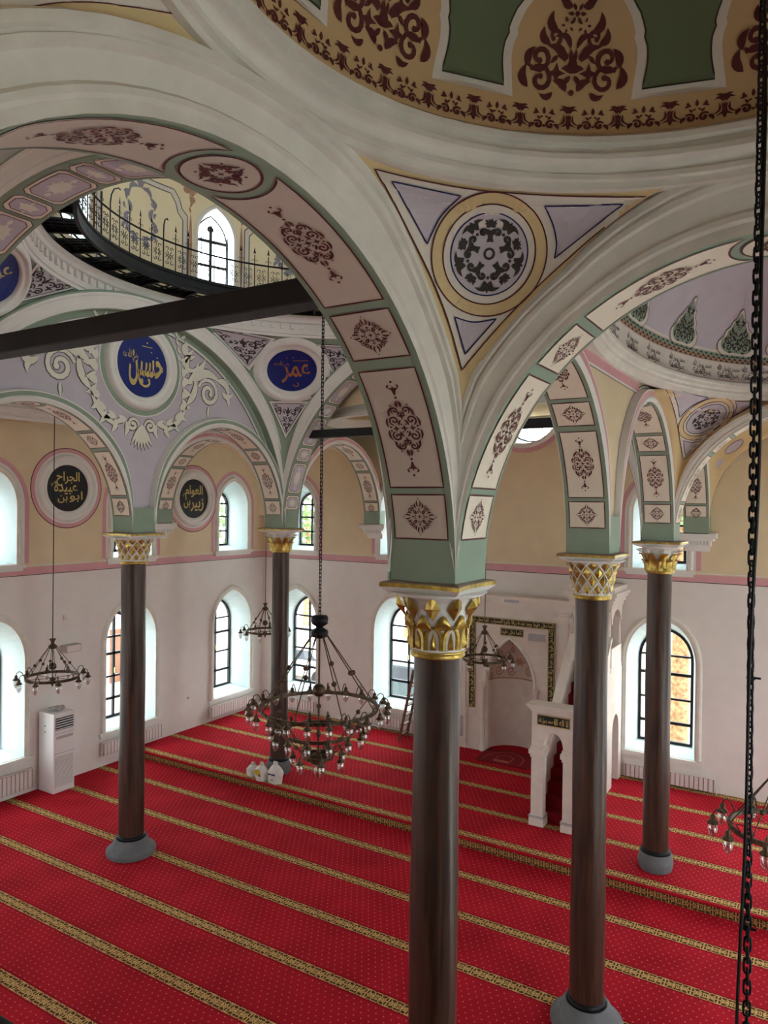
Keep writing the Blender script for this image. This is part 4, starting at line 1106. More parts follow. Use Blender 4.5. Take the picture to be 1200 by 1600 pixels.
# ------------------------------------------------------------------ columns
def shaft_geo(r0, r1, h):
    n = 28; k = 24; g = G(); rnd = random.Random(5)
    ph = [rnd.random()*6 for _ in range(4)]
    def P(u, v):
        a = 2*pi*u; z = h*v; r = r0+(r1-r0)*v+.004*sin(3*a+ph[0])+.003*sin(5*a+ph[1]+z*1.5)+.003*sin(z*3+ph[2])
        return (r*cos(a), r*sin(a), z)
    g.grid(P, n, k, 0, True); return g
def bell(r, z): return r+.03+.09*max(0, (z-.1)/.5)**2
def cap_niche(r, W):
    cap = thing_part('capital', W, CZ)
    mk('bell', G().lathe([(r, 0)]+[(bell(r, .05+.05*i), .05+.05*i) for i in range(11)]+[(r+.16, .57), (r+.2, .6), (.2, .6)], 40), white, cap, smooth=True)
    mk('gilt_ring', G().lathe([(r, -.03), (r+.03, -.02), (r+.035, .0), (r+.02, .012), (r+.03, .02), (r+.04, .035), (r+.02, .055), (r, .06)], 40), gold, cap, smooth=True)
    N = 10; B = lambda a, z, e: ((bell(r, z)+e)*cos(a), (bell(r, z)+e)*sin(a), z)
    hw = pi/N*.86
    def arch_t(z0, zs, za, tw, hw_):
        pts = [B(-hw_, z0, .008)]+[B(-hw_*cos(H2*i/5), zs+(za-zs)*sin(H2*i/5), .008) for i in range(6)]+[B(hw_*cos(H2*i/5), zs+(za-zs)*sin(H2*i/5), .008) for i in range(4, -1, -1)]+[B(hw_, z0, .008)]
        return G().tube(pts, tw, 5)
    low = mk('x', arch_t(.07, .16, .28, .017, hw).merge(G().add([B(-.12, .07, .004), B(.12, .07, .004), B(.1, .15, .004), B(0, .24, .004), B(-.1, .15, .004), B(0, .12, .035)], [(0, 1, 5), (1, 2, 5), (2, 3, 5), (3, 4, 5), (4, 0, 5)])), gold, None)
    up = mk('x', G().grid(lambda u, v: B(hw*(2*u-1)*1.0, .26+.02*v+.12*sin(pi*u)*v, .012+.025*sin(pi*v)), 8, 4), gold, None)
    dia = mk('x', G().add([B(0, .35, .02), B(.21, .46, .02), B(.11, .54, .03), B(0, .57, .035), B(-.11, .54, .03), B(-.21, .46, .02), B(0, .47, .07)], [(0, 1, 6), (1, 2, 6), (2, 3, 6), (3, 4, 6), (4, 5, 6), (5, 0, 6)]), gold, None)
    ds = [o.data for o in (low, up, dia)]
    for o in (low, up, dia): bpy.data.objects.remove(o)
    for i in range(N):
        link('gilt_niche', ds[0], cap, (0, 0, 0), 2*pi*i/N); link('gilt_arch', ds[1], cap, (0, 0, 0), 2*pi*(i+.5)/N); link('gilt_leaf', ds[2], cap, (0, 0, 0), 2*pi*i/N)
def cap_lattice(r, W):
    cap = thing_part('capital', W, CZ)
    mk('bell', G().lathe([(r, 0)]+[(bell(r, .05+.05*i), .05+.05*i) for i in range(11)]+[(r+.16, .57), (r+.2, .6), (.2, .6)], 40), white, cap, smooth=True)
    mk('gilt_ring', G().lathe([(r, -.03), (r+.03, -.02), (r+.035, .0), (r+.02, .012), (r+.03, .02), (r+.04, .035), (r+.02, .055), (r, .06)], 40), gold, cap, smooth=True)
    N = 12; B = lambda a, z, e: ((bell(r, z)+e)*cos(a), (bell(r, z)+e)*sin(a), z)
    for row, (zc, zh) in enumerate(((.16, .1), (.28, .12), (.4, .12), (.51, .08))):
        hw = pi/N*.8
        if row == 0: g = G().add([B(-hw, .08, .006), B(hw, .08, .006), B(hw, .14, .006), B(0, .22, .006), B(-hw, .14, .006), B(0, .13, .03)], [(0, 1, 5), (1, 2, 5), (2, 3, 5), (3, 4, 5), (4, 0, 5)])
        else: g = G().add([B(0, zc-zh*.9, .006), B(hw, zc, .006), B(0, zc+zh*.9, .006), B(-hw, zc, .006), B(0, zc+.01, .035)], [(0, 1, 4), (1, 2, 4), (2, 3, 4), (3, 0, 4)])
        o = mk('x', g, gold); d = o.data; bpy.data.objects.remove(o)
        for i in range(N): link('gilt_lozenge', d, cap, (0, 0, 0), 2*pi*(i+(.5 if row % 2 else 0))/N)
    for sg in (1, -1):
        o = mk('x', G().tube([B(sg*(pi/N)*(z-.28)/.12, z, .01) for z in [.06+.05*i for i in range(11)]], .009, 4), white); d = o.data; bpy.data.objects.remove(o)
        for i in range(N): link('lattice_rib', d, cap, (0, 0, 0), 2*pi*i/N)
def cap_acanthus(r, W):
    cap = thing_part('capital', W, CZ)
    mk('bell', G().lathe([(r, 0)]+[(bell(r, .05+.05*i)-.01, .05+.05*i) for i in range(11)]+[(r+.16, .57), (r+.2, .6), (.2, .6)], 32), white, cap, smooth=True)
    mk('gilt_ring', G().lathe([(r, -.02), (r+.035, .0), (r+.03, .02), (r+.04, .035), (r+.02, .055), (r, .06)], 32), gold, cap, smooth=True)
    N = 8
    def lf(z0, z1, curl, hw):
        def P(u, v):
            s_ = 2*u-1; z = z0+(z1-z0)*(v if v < .85 else .85+(.85-v)*.6); wd = hw*(1-.55*v**2)*(1+.12*cos(9*pi*v)); rr = bell(r, z)+.012+curl*v**3+.02*(1-s_*s_)
            return (rr*cos(s_*wd), rr*sin(s_*wd), z)
        return G().grid(P, 6, 8)
    for nm, (z0, z1, cu, hw), off in (('gilt_leaf', (.05, .33, .05, .4), 0), ('gilt_leaf', (.12, .5, .07, .36), .5)):
        o = mk('x', lf(z0, z1, cu, hw), gold, smooth=True); d = o.data; bpy.data.objects.remove(o)
        for i in range(N): link(nm, d, cap, (0, 0, 0), 2*pi*(i+off)/N)
    o = mk('x', G().tube([((bell(r, .45)+.03+.06*t)*1.0+.035*cos(4*t*pi), .0, .47+.05*t+.03*sin(4*t*pi)) for t in [i/10 for i in range(11)]], .014, 5), white); d = o.data; bpy.data.objects.remove(o)
    for i in range(8): link('volute', d, cap, (0, 0, 0), pi/8+2*pi*i/8)
CZ = 5.47
def thing_part(name, W, z):
    o = bpy.data.objects.new(name, None); COL.objects.link(o); o.parent = W; o.location = (0, 0, z-W.location.z); o.scale.z = .8; return o
def column(x, y, z0, rt, rb, kind, basek, label, ab=.37):
    W = thing('column', label, 'column', (x, y, z0)); h0 = .33
    o = mk('shaft', shaft_geo(rb, rt, CZ-z0-h0+.02), woodm, W, smooth=True, loc=(0, 0, h0))
    if basek == 0: prof = [(.01, 0), (.44, 0), (.455, .04), (.45, .09), (.4, .12), (.385, .13), (.34, .19), (.3, .27), (rb+.045, .3), (rb+.03, .3)]
    else: prof = [(.01, 0), (.27, 0), (.285, .03), (.285, .08), (.3, .11), (.3, .16), (.28, .22), (rb+.05, .28), (rb+.04, .3), (rb+.02, .3)]
    o = mk('base', G().lathe(prof, 32), stone, W, smooth=True); sharp_smooth(o, 35)
    mk('iron_collar', G().lathe([(rb-.01, .28), (rb+.025, .28), (rb+.022, .36), (rb-.01, .365)], 32), iron, W, smooth=True)
    {'n': cap_niche, 'l': cap_lattice, 'a': cap_acanthus}[kind](rt, W)
    # abacus: concave-sided slab, gilt lip, taupe top
    def sqr(h, c): 
        p = []
        for q in range(4):
            a0 = pi/4+q*H2
            for i in range(6):
                t = i/6; k = 4*t*(1-t)*c; a, b = (h*sqrt(2)*cos(a0), h*sqrt(2)*sin(a0)), (h*sqrt(2)*cos(a0+H2), h*sqrt(2)*sin(a0+H2))
                m_ = ((a[0]+(b[0]-a[0])*t), (a[1]+(b[1]-a[1])*t)); n_ = (cos(a0+pi/4), sin(a0+pi/4)); p.append((m_[0]-n_[0]*k, m_[1]-n_[1]*k))
        return p
    g = G(); lev = [(.2, 0, 5.93), (ab-.09, .0, 5.935), (ab-.04, .03, 5.955), (ab, .035, 5.99), (ab, .035, 6.02), (ab-.02, .03, 6.03), (.2, 0, 6.05)]
    rows = [[(px, py, z-z0) for px, py in sqr(h, c)] for h, c, z in lev]; k = 24
    g.v = [p for r_ in rows for p in r_]
    for j in range(len(rows)-1):
        for i in range(k): g.f.append((j*k+i, j*k+(i+1) % k, (j+1)*k+(i+1) % k, (j+1)*k+i)); g.m.append((0, 0, 0, 1, 2, 2)[j])
    mk('abacus', g, [white, gold, taupe], W)
    mk('impost_block', G().box(-.263, .263, -.263, .263, 6.03-z0, 6.5-z0), sage, W)
column(XD, YC, 0, .178, .195, 'n', 0, 'nearest dark wooden column with gilded niche capital and ochre pendentive above', .335)
column(XD, YA, 0, .205, .218, 'l', 0, 'dark wooden column in front of the marble pulpit with gilded lattice capital', .36)
column(XA, YA, 0, .222, .235, 'l', 0, 'dark wooden column in the lower hall beside the air conditioner wall with flared stone base', .4)
column(XD, YB, PZ, .205, .225, 'a', 1, 'dark wooden column on the platform in front of the tree trunk window', .4)
column(XA, YB, PZ, .2, .21, 'a', 1, 'dark wooden column on the platform with plastic bags at its foot', .4)
column(XA, YC, 0, .222, .235, 'l', 0, 'dark wooden column at the left end of the long tie beam', .4)
column(XD, .26, 0, .2, .21, 'l', 0, 'dark wooden column beside the gallery rail', .36)
# wall corbels under the arches that end on a wall
def corbel(x, y, dx, dy, label):
    W = thing('corbel', label, 'corbel', (x, y, 5.65), kind='structure')
    g = G(); px, py = -dy, dx
    for d, hwid, z0, z1 in ((.3, .42, .3, .42), (.26, .36, .24, .3), (.2, .3, .12, .24), (.12, .26, 0, .12)):
        cs = [(a*d*dx+b*hwid*px, a*d*dy+b*hwid*py) for a in (0, 1) for b in (-1, 1)]
        xs = [c[0] for c in cs]; ys = [c[1] for c in cs]; g.box(min(xs), max(xs), min(ys), max(ys), z0, z1)
    mk('bracket', g, white, W)
    t = mk('tooth', G().cbox((0, 0, 0), (.05, .05, .09)), white); td_ = t.data; bpy.data.objects.remove(t)
    for i in range(9):
        b = -.28+.07*i; link('tooth', td_, W, (dx*.24+px*b, dy*.24+py*b, .19))
    mk('impost_block', G().box(*sorted((dx*.0-px*.263, dx*.3+px*.263)), *sorted((dy*.0-py*.263, dy*.3+py*.263)), .4, .8), sage, W)
corbel(XL, YB, 1, 0, 'toothed white corbel on the left wall by the second black inscription')
corbel(XL, YC, 1, 0, 'toothed white corbel on the left wall nearer the camera')
corbel(XA, YQ, 0, -1, 'toothed white corbel on the end wall left of the ladder window')
corbel(XD, YQ, 0, -1, 'toothed white corbel on the end wall right of the pulpit')
for y_, tx in ((YB, 'opposite the platform column'), (YC, 'opposite the nearest column'), (.26, 'beside the gallery')): corbel(XR, y_, -1, 0, 'toothed white corbel on the right wall '+tx)

# ================================================================== PAINT
def lay(name, d, fn, mt, parent):
    g = d.map(fn); l = parent.matrix_basis.translation; return mk(name, sub(g, l), mt, parent)
def el(c, rx, ry, rot, n=64): return [(c[0]+rx*cos(2*pi*i/n)*cos(rot)-ry*sin(2*pi*i/n)*sin(rot), c[1]+rx*cos(2*pi*i/n)*sin(rot)+ry*sin(2*pi*i/n)*cos(rot)) for i in range(n)]
def curve(pts, step=6):
    """smooth line through points"""
    out = []; n = len(pts)
    for i in range(n-1):
        p0, p1, p2, p3 = pts[max(0, i-1)], pts[i], pts[i+1], pts[min(n-1, i+2)]
        k = max(2, int(hypot(p2[0]-p1[0], p2[1]-p1[1])/step))
        for j in range(k):
            t = j/k
            out.append(tuple(.5*(2*p1[q]+(p2[q]-p0[q])*t+(2*p0[q]-5*p1[q]+4*p2[q]-p3[q])*t*t+(3*p1[q]-p0[q]-3*p2[q]+p3[q])*t**3) for q in (0, 1)))
    out.append(pts[-1]); return out
def pend_paint(obj, srf, tri, med, tris, lw, motif_s):
    """pale triangle with maroon edge, ringed disc and three lilac triangles; corners are read off the photograph"""
    sides = [curve(s_) for s_ in tri]; out = []
    for s_ in sides: out += s_[:-1]
    lay('pale_triangle', poly_fill(out, 9), srf.pix(.003), pale, obj)
    (c, R, rot) = med
    lay('ochre_disc', D().disc(c, R[0][0], R[0][1], 4, 48, rot), srf.pix(.005), ochre, obj)
    lay('pale_disc', D().disc(c, R[1][0], R[1][1], 4, 48, rot), srf.pix(.007), pale, obj)
    lay('lilac_disc', D().disc(c, R[2][0], R[2][1], 4, 48, rot), srf.pix(.009), lilac, obj)
    d = D(); d.stroke(out, lw, True)
    d2 = D().stroke(el(c, *R[0], rot), lw, True).stroke(el(c, *R[1], rot), lw, True)
    lay('maroon_lines', d.join(d2), srf.pix(.0095), maroon, obj)
    n = D().stroke(el(c, *R[2], rot), lw, True); f = D()
    for t in tris:
        o = []
        for s_ in t: o += curve(s_, 4)[:-1]
        f.join(poly_fill(o, 8)); n.stroke(o, lw, True)
    lay('lilac_triangles', f, srf.pix(.006), lilac, obj); lay('navy_lines', n, srf.pix(.011), navy, obj)
    k = motif_s
    lay('stencil_rosette', M_DISC.t(lambda x, y: (c[0]+(x*R[2][0]*cos(rot)-y*R[2][1]*sin(rot))*k, c[1]+(x*R[2][0]*sin(rot)+y*R[2][1]*cos(rot))*k)).scale(1), srf.pix(.0115), charcoal, obj)
pend_paint(pC, sC, [[(585, 262), (660, 280), (740, 294), (820, 301), (900, 305), (1018, 307)], [(1018, 307), (950, 352), (880, 412), (820, 468), (770, 521), (721, 578)], [(721, 578), (700, 505), (675, 440), (640, 368), (610, 308), (585, 262)]],
           ((764, 396), [(90, 99), (72, 80), (60, 66)], .35),
           [[[(612, 281), (720, 304)], [(720, 304), (688, 337), (666, 381)], [(666, 381), (612, 281)]],
            [[(851, 320), (974, 319)], [(974, 319), (867, 404)], [(867, 404), (870, 380), (864, 350), (851, 320)]],
            [[(709, 495), (740, 503), (776, 498)], [(776, 498), (726, 553)], [(726, 553), (709, 495)]]], 1.1, .93)
pend_paint(pE, sE, [[(1038, 604), (1085, 615), (1130, 621), (1198, 624)], [(1198, 624), (1160, 642), (1120, 669), (1095, 694), (1067, 719)], [(1067, 719), (1062, 690), (1058, 665), (1050, 630), (1038, 604)]],
           ((1103, 654), [(48, 27), (40, 21), (35, 18)], -.52),
           [[[(1050, 608), (1107, 621)], [(1107, 621), (1080, 634), (1061, 652)], [(1061, 652), (1058, 630), (1050, 608)]],
            [[(1149, 626), (1182, 627)], [(1182, 627), (1143, 652)], [(1143, 652), (1150, 638), (1149, 626)]],
            [[(1067, 688), (1080, 691), (1095, 689)], [(1095, 689), (1070, 712)], [(1070, 712), (1067, 688)]]], .5, .72)
nt_ = curve([(-40, 46), (0, 27), (60, 9), (130, 3), (200, 9), (268, 19)])+curve([(268, 19), (256, 0), (240, -40)])+[(100, -70), (-40, -40)]
lay('pale_triangle', poly_fill(nt_, 14), sN.pix(.003), pale, pN); lay('maroon_lines', D().stroke(nt_, 1.2, True), sN.pix(.006), maroon, pN)
qt = D(); ql = D()
lay('lilac_triangles', poly_fill([(1119, 719), (1133, 718), (1120, 734)], 4), sQ.pix(.004), lilac, pQ)
lay('oval_disc', D().disc((1147, 698), 17, 6, 2, 24, -.62), sQ.pix(.004), lilac, pQ); lay('maroon_lines', D().stroke(el((1147, 698), 17, 6, -.62, 24), .4, True), sQ.pix(.006), maroon, pQ)

# ---- medallions with lettering
def relief_ring(obj, srf, c, rx, ry, rot, prof, mt, name='moulded_frame'):
    n = 56; k = len(prof); g = G(); f = {}
    vs = []
    for i in range(n):
        a = 2*pi*i/n
        for sc, e in prof:
            x, y = rx*sc*cos(a), ry*sc*sin(a); vs.append(srf.pix(e)(c[0]+x*cos(rot)-y*sin(rot), c[1]+x*sin(rot)+y*cos(rot)))
    fs = [(i*k+j, ((i+1) % n)*k+j, ((i+1) % n)*k+j+1, i*k+j+1) for i in range(n) for j in range(k-1)]
    g.f = [q for q in fs if all(vs[i] is not None for i in q)]; g.m = [0]*len(g.f); ok = next(p for p in vs if p is not None)
    g.v = [tuple(p) if p is not None else tuple(ok) for p in vs]
    return mk(name, sub(g, obj.matrix_basis.translation), mt, obj, smooth=True)
MP = [(1.0, .004), (1.02, .05), (1.1, .07), (1.18, .05), (1.24, .05), (1.3, .085), (1.38, .09), (1.46, .06), (1.55, .004)]
def aca_tri(obj, srf, a, b, c):
    """white-edged triangle with line-drawn leaves; a and b are the two top corners, c the tip (pixels)"""
    o = dense([a, b, c], 8); cx, cy = (a[0]+b[0]+c[0])/3, (a[1]+b[1]+c[1])/3
    lay('white_triangle', poly_fill(o, 8), srf.pix(.006), white, obj)
    sh = lambda k: [(cx+(x-cx)*k, cy+(y-cy)*k) for x, y in o]
    lay('pale_field', poly_fill(sh(.8), 8), srf.pix(.009), lilac, obj)
    def m(u, v): # unit triangle, tip at 0
        t = v; px = c[0]+((a[0]+b[0])/2-c[0])*t+(b[0]-a[0])*u; py = c[1]+((a[1]+b[1])/2-c[1])*t+(b[1]-a[1])*u
        return (cx+(px-cx)*.74, cy+(py-cy)*.74)
    lay('line_ornament', M_ACA.t(m).join(D().stroke(o, .5, True)).join(D().stroke(sh(.8), .5, True)), srf.pix(.011), charcoal, obj)
aca_tri(pB, sB, (320, 507), (432, 528), (389, 580)); aca_tri(pB, sB, (494, 537), (572, 541), (521, 588)); aca_tri(pB, sB, (419, 626), (484, 627), (446, 686))
relief_ring(pB, sB, (456, 578), 39, 33, 0, MP, white)
md = lay('blue_disc', D().disc((456, 578), 39.5, 33.5, 3, 40), sB.pix(.012), blue, pB)
tx = D().join(word('عمر', 6, -5, 44, 30, 0, .015)).join(word('رضي الله عنه', -16, 10, 24, 11, 0, .01)).join(D().rect(2, 26, 14.2, 15.2, 6, 1)).join(D().dot((-8, 19), 1).dot((2, 20), 1).dot((24, 2), 1).dot((28, -3), 1).spiral((8, -21), 6, 3.4, .55, .9))
lay('copper_lettering', tx.t(lambda x, y: (456+x, 578-y)), sB.pix(.016), bronzep, pB)
relief_ring(pA, sA, (-8, 430), 36, 44, .35, MP, white)
lay('blue_disc', D().disc((-8, 430), 36.5, 44.5, 3, 40, .35), sA.pix(.012), blue, pA)
lay('gold_lettering', D().join(word('علي', 4, 0, 46, 36, .3, .015)).join(word('رضي الله عنه', -12, 20, 26, 12, .3, .01)).t(lambda x, y: (-8+x, 430-y)), sA.pix(.016), goldp, pA)
aca_tri(pA, sA, (62, 404), (130, 447), (4, 478)); aca_tri(pA, sA, (40, 354), (43, 372), (6, 378))

def wall_medallion(parent, c, nrm, r, disc, letter, words, rings, name):
    """round framed inscription lying on a wall: c centre, nrm into the room"""
    nv = Vector(nrm); u = Vector((0, 0, 1)).cross(nv); base = parent.matrix_basis.translation
    W = thing('inscription_medallion', name, 'medallion', c)
    f = lambda e: (lambda x, y: u*x+Vector((0, 0, y))+nv*e)
    mk('disc', D().disc((0, 0), r, r, 3, 40).map(f(.02)), disc, W)
    for r0, r1, mt, prof in rings:
        n = 48; k = len(prof); vs = [tuple(f(e)((r0+(r1-r0)*s_)*cos(2*pi*i/n), (r0+(r1-r0)*s_)*sin(2*pi*i/n))) for i in range(n) for s_, e in prof]
        g = G(); g.v = vs; g.f = [(i*k+j, ((i+1) % n)*k+j, ((i+1) % n)*k+j+1, i*k+j+1) for i in range(n) for j in range(k-1)]; g.m = [0]*len(g.f)
        mk('ring', g, mt, W, smooth=True)
    d = D()
    for a in words: d.join(word(*a) if isinstance(a, tuple) else a)
    mk('lettering', d.map(layered(f, .026)), letter, W)
    return W
RM = [(0, .02), (.08, .06), (.25, .07), (.35, .05), (.5, .05), (.6, .09), (.8, .09), (.9, .05), (1, .003)]
med0 = wall_medallion(tymL, (XA+.14, 9.41, 9.16), (1, 0, 0), .585, blue, goldp,
    [('حسين', .08, -.06, .8, .66, 0, .022), ('رضي الله عنه', -.28, .16, .34, .24, 0, .012), D().rect(-.02, .22, .36, .375).dot((.1, .44), .02).dot((.2, .28), .015).dot((.34, .2), .015).spiral((.1, -.25), .2, 2.9, .55, .022), ],
    [(.585, .84, white, RM), (.84, .93, sage, [(0, .006), (1, .006)]), (.93, .95, white, [(0, .008), (1, .008)])], 'large round royal blue medallion with gold lettering on the lilac wall')
RW = [(.55, .8, white, RM), (.8, .84, white, [(0, .012), (1, .012)]), (.84, .93, pink, [(0, .008), (1, .008)]), (.93, .95, maroon, [(0, .006), (1, .006)])]
wall_medallion(wall_left, (XL, 10.99, 6.92), (1, 0, 0), .55, black, goldp,
    [('ابو', .22, -.2, .36, .26, 0, .012), ('عبيدة', -.06, .0, .62, .3, 0, .014), ('بن', -.14, -.26, .26, .18, 0, .012), ('الجراح', .0, .22, .62, .34, 0, .014), ('رضي', -.38, .1, .12, .16, 0, .01)], RW, 'round black plaque with gold lettering nearer the air conditioner')
wall_medallion(wall_left, (XL, 15.02, 6.73), (1, 0, 0), .55, black, goldp,
    [('زبير', .12, -.18, .5, .36, 0, .014), ('بن', -.26, -.14, .24, .26, 0, .012), ('العوام', .0, .18, .66, .4, 0, .014), ('رضي', -.36, .12, .12, .16, 0, .01)], RW, 'round black plaque with gold lettering beside the corner window')

# ---- leaf garland round the blue medallion (ivory leaves with a grey edge)
dg, di = D(), D()
def lf(p, q, w_, b=0.):
    for sg in (1, -1):
        dg.leaf((sg*p[0], p[1]), (sg*q[0], q[1]), w_+.022, sg*b); di.leaf((sg*p[0], p[1]), (sg*q[0], q[1]), w_, sg*b)
def sc(c, r, a0, t, w_, s_=1):
    for sg in (1, -1):
        dg.spiral((sg*c[0], c[1]), r, a0 if sg > 0 else pi-a0, t, w_+.02, 20, s_*sg); di.spiral((sg*c[0], c[1]), r, a0 if sg > 0 else pi-a0, t, w_, 20, s_*sg)
sc((.2, -1.12), .13, pi, 1.3, .03, -1)
for k in range(-3, 4): 
    a = -H2+k*.2; dg.leaf((0, -1.1), (.46*cos(a), -1.1+.5*sin(a)), .06); di.leaf((0, -1.1), (.44*cos(a), -1.1+.47*sin(a)), .038)
for i in range(9):
    a = -H2+.32+i*.2; R_ = 1.12+.1*sin(i*.8)
    p = (R_*cos(a), R_*sin(a)*1.0)
    lf(p, (p[0]+.26*cos(a+.9), p[1]+.26*sin(a+.9)), .05, .15); lf(p, (p[0]+.28*cos(a-.2), p[1]+.28*sin(a-.2)), .05, -.15)
    lf(p, (p[0]+.2*cos(a+1.7), p[1]+.2*sin(a+1.7)), .045)
for i in range(6):
    z = .25+i*.15; lf((1.03-.03*i, z), (1.16-.03*i, z+.14), .035, -.2); lf((1.0-.03*i, z), (.9-.03*i, z+.15), .03, .2)
lf((.5, -1.2), (1.15, -.55), .05, -.12); lf((1.1, -.6), (1.35, .05), .07, -.15); lf((1.15, -.1), (1.4, .3), .08, -.2); lf((1.2, .1), (1.62, .42), .07, -.2); lf((1.15, .0), (1.3, .55), .07, .2)
sc((1.72, -.28), .3, pi*.9, 1.5, .045, -1)
lf((1.3, -.12), (2.05, -.02), .09, .25); lf((1.95, .02), (2.3, -.3), .08, .3); lf((2.1, -.2), (2.45, -.18), .06, -.3); lf((2.2, -.25), (2.3, -.5), .05, .2); lf((1.72, -.55), (1.7, -.82), .03)
fT = flat((XA+.14, 9.41, 9.16), (0, 1, 0), (0, 0, 1), .004); fT2 = flat((XA+.14, 9.41, 9.16), (0, 1, 0), (0, 0, 1), .012)
lay('garland_edge', dg, fT, greyline, tymL); lay('garland_leaves', di, fT2, ivory, tymL)
lay('green_border', D().stroke(dense([(y-9.41, z-9.16) for y, z in arch_line(YA, AW[0], AW[1], -.04, 60) if z > 7.0], .2, False), .06), fT, sage, tymL)
# thin white and dark line inside the wide arch
d = D().stroke(dense([(y-9.41, z-9.16) for y, z in arch_line(YA, AW[0], AW[1], -.12, 60) if z > 7.0], .2, False), .03); lay('white_border', d, fT, white, tymL)
d = D().stroke(dense([(y-9.41, z-9.16) for y, z in arch_line(YA, AW[0], AW[1], -.16, 60) if z > 7.0], .2, False), .01); lay('dark_line', d, fT2, charcoal, tymL)

# ---- small ochre dome: foot border, vases and green panels
def dmap(R, z, h, rx, ry, al0, e):
    def f(x, y):
        ph = y/((h+rx)/2); dl = sqrt((rx*sin(al0))**2+(ry*cos(al0))**2); al = al0-x/dl
        return (R[0]+(rx-e)*cos(al)*cos(ph), R[1]+(ry-e)*sin(al)*cos(ph), z+(h-e)*sin(ph))
    return f
N = 42; wdt = 2*pi*1.96/N; gp_ = G()
for k in range(N): gp_.merge(M_PALM.scale(wdt, wdt*.95, -wdt/2, .02).map(layered(lambda q: dmap(R1, 8.82, 1.7, 1.96, 1.96, 2*pi*k/N+.02, q), .006)))
mk('palmette_border', sub(gp_, dome1.location), maroon, dome1)
for k in range(10):
    al = radians(123+36*k); deg = (123+36*k) % 360
    f1, f2, f3 = (dmap(R1, 8.82, 1.7, 1.96, 1.96, al, e) for e in (.004, .006, .008))
    mk('vase_ornament', sub(M_VASE.scale(.57, .62, 0, .235).map(layered(lambda q: dmap(R1, 8.82, 1.7, 1.96, 1.96, al, q), .008)), dome1.location), maroon, dome1)
    al2 = al+radians(18); f1, f2, f3 = (dmap(R1, 8.82, 1.7, 1.96, 1.96, al2, e) for e in (.004, .006, .008))
    prof = [(.2, .26), (.185, .34), (.175, .42), (.18, .5), (.2, .55), (.195, .58), (.23, .68), (.28, .75), (.27, .79), (.32, .9), (.28, 1.1), (.18, 1.35)]
    def pn(o): return curve([(-(x+o), y-(o if y < .3 else 0)+(o if y > 1.3 else 0)) for x, y in reversed(prof)], .05)+curve([(x+o, y-(o if y < .3 else 0)+(o if y > 1.3 else 0)) for x, y in prof], .05)
    b = mk('panel_border', sub(poly_fill(pn(.06), .07).map(f1), dome1.location), pale, dome1)
    p_ = mk('green_panel', sub(poly_fill(pn(0), .07).map(f2), dome1.location), olive, dome1)
    mk('panel_outline', sub(D().stroke(pn(0), .005, True).map(f3), dome1.location), charcoal, p_)

# ---- oval dome: inscription band, coloured border and green leaves
Z2, h2, rx2, ry2 = 8.64, 1.7, 1.95, 4.22
FD = lambda e: (lambda al, ph: (R2[0]+(rx2-e)*cos(al)*cos(ph), R2[1]+(ry2-e)*sin(al)*cos(ph), Z2+(h2-e)*sin(ph)))
def zone(nm, p0, p1, mt, e): mk(nm, sub(G().grid(lambda u, v: FD(e)(2*pi*u, p0+(p1-p0)*v), 96, 4, 0, True), dome2.location), mt, dome2)
zone('inscription_band', 0, .17, pale, .004); zone('colour_band', .175, .245, rust, .006); zone('white_band', .25, .27, pale, .005)
zone('green_strip', .212, .245, sage, .008)
gt, gk = G(), G(); NT = 150
for k in range(NT):
    a = 2*pi*k/NT; da = 2*pi/NT
    for p0, p1 in ((.18, .2), (.2, .222), (.224, .243)):
        s_ = 0 if p0 != .2 else da/2
        gk.add([FD(.011)(a+s_-da*.32, p0), FD(.011)(a+s_+da*.32, p0), FD(.011)(a+s_, p1)], [(0, 1, 2)])
mk('tooth_pattern', sub(gk, dome2.location), charcoal, dome2)
ws = ['محمد رسول الله', 'لا اله الا الله']; wtx = D().join(word('محمد رسول الله', 0, .1, .62, .22, 0, .012)).join(word('رسول محمد', .03, -.1, .56, .2, .06, .012)).join(word('الله عنه', -.1, -.02, .4, .24, -.08, .012))
NW = 30
for k in range(NW):
    a = 2*pi*(k+.3)/NW
    dl = sqrt((rx2*sin(a))**2+(ry2*cos(a))**2)
    if not 40 < math.degrees(a) < 230: continue
    mk('inscription', sub(wtx.scale(.8, .66, 0, 0).map(layered(lambda q: (lambda x, y: FD(q)(a-x/dl, .092+y/1.9)), .008)), dome2.location), charcoal, dome2)
drop = curve([(0, 0), (.16, .0), (.26, .08), (.27, .2), (.2, .28), (.19, .36), (.13, .42), (.11, .5), (.06, .54), (.03, .64), (0, .68)], .04)
for k in range(14):
    a = radians(121+360/14*k); dg_ = (121+360/14*k) % 360
    if not 60 < dg_ < 220: continue
    def mpd(e): 
        dl = sqrt((rx2*sin(a))**2+(ry2*cos(a))**2); return lambda x, y: FD(e)(a-x/dl, .25+y/1.9)
    oo = lambda s_: [(x*s_*1.4, .34+(y-.34)*s_) for x, y in drop]+[(-x*s_*1.4, .34+(y-.34)*s_) for x, y in reversed(drop)][1:-1]
    L_ = mk('leaf_ornament', sub(poly_fill(oo(1.12), .06).map(mpd(.008)), dome2.location), pale, dome2)
    mk('leaf_field', sub(poly_fill(oo(.92), .06).map(mpd(.011)), dome2.location), sage, L_)
    mk('leaf_stencil', sub(M_VASE.scale(.54, .54, 0, .05).join(D().stroke(oo(1.12), .006, True)).map(layered(mpd, .014)), dome2.location), charcoal, L_)

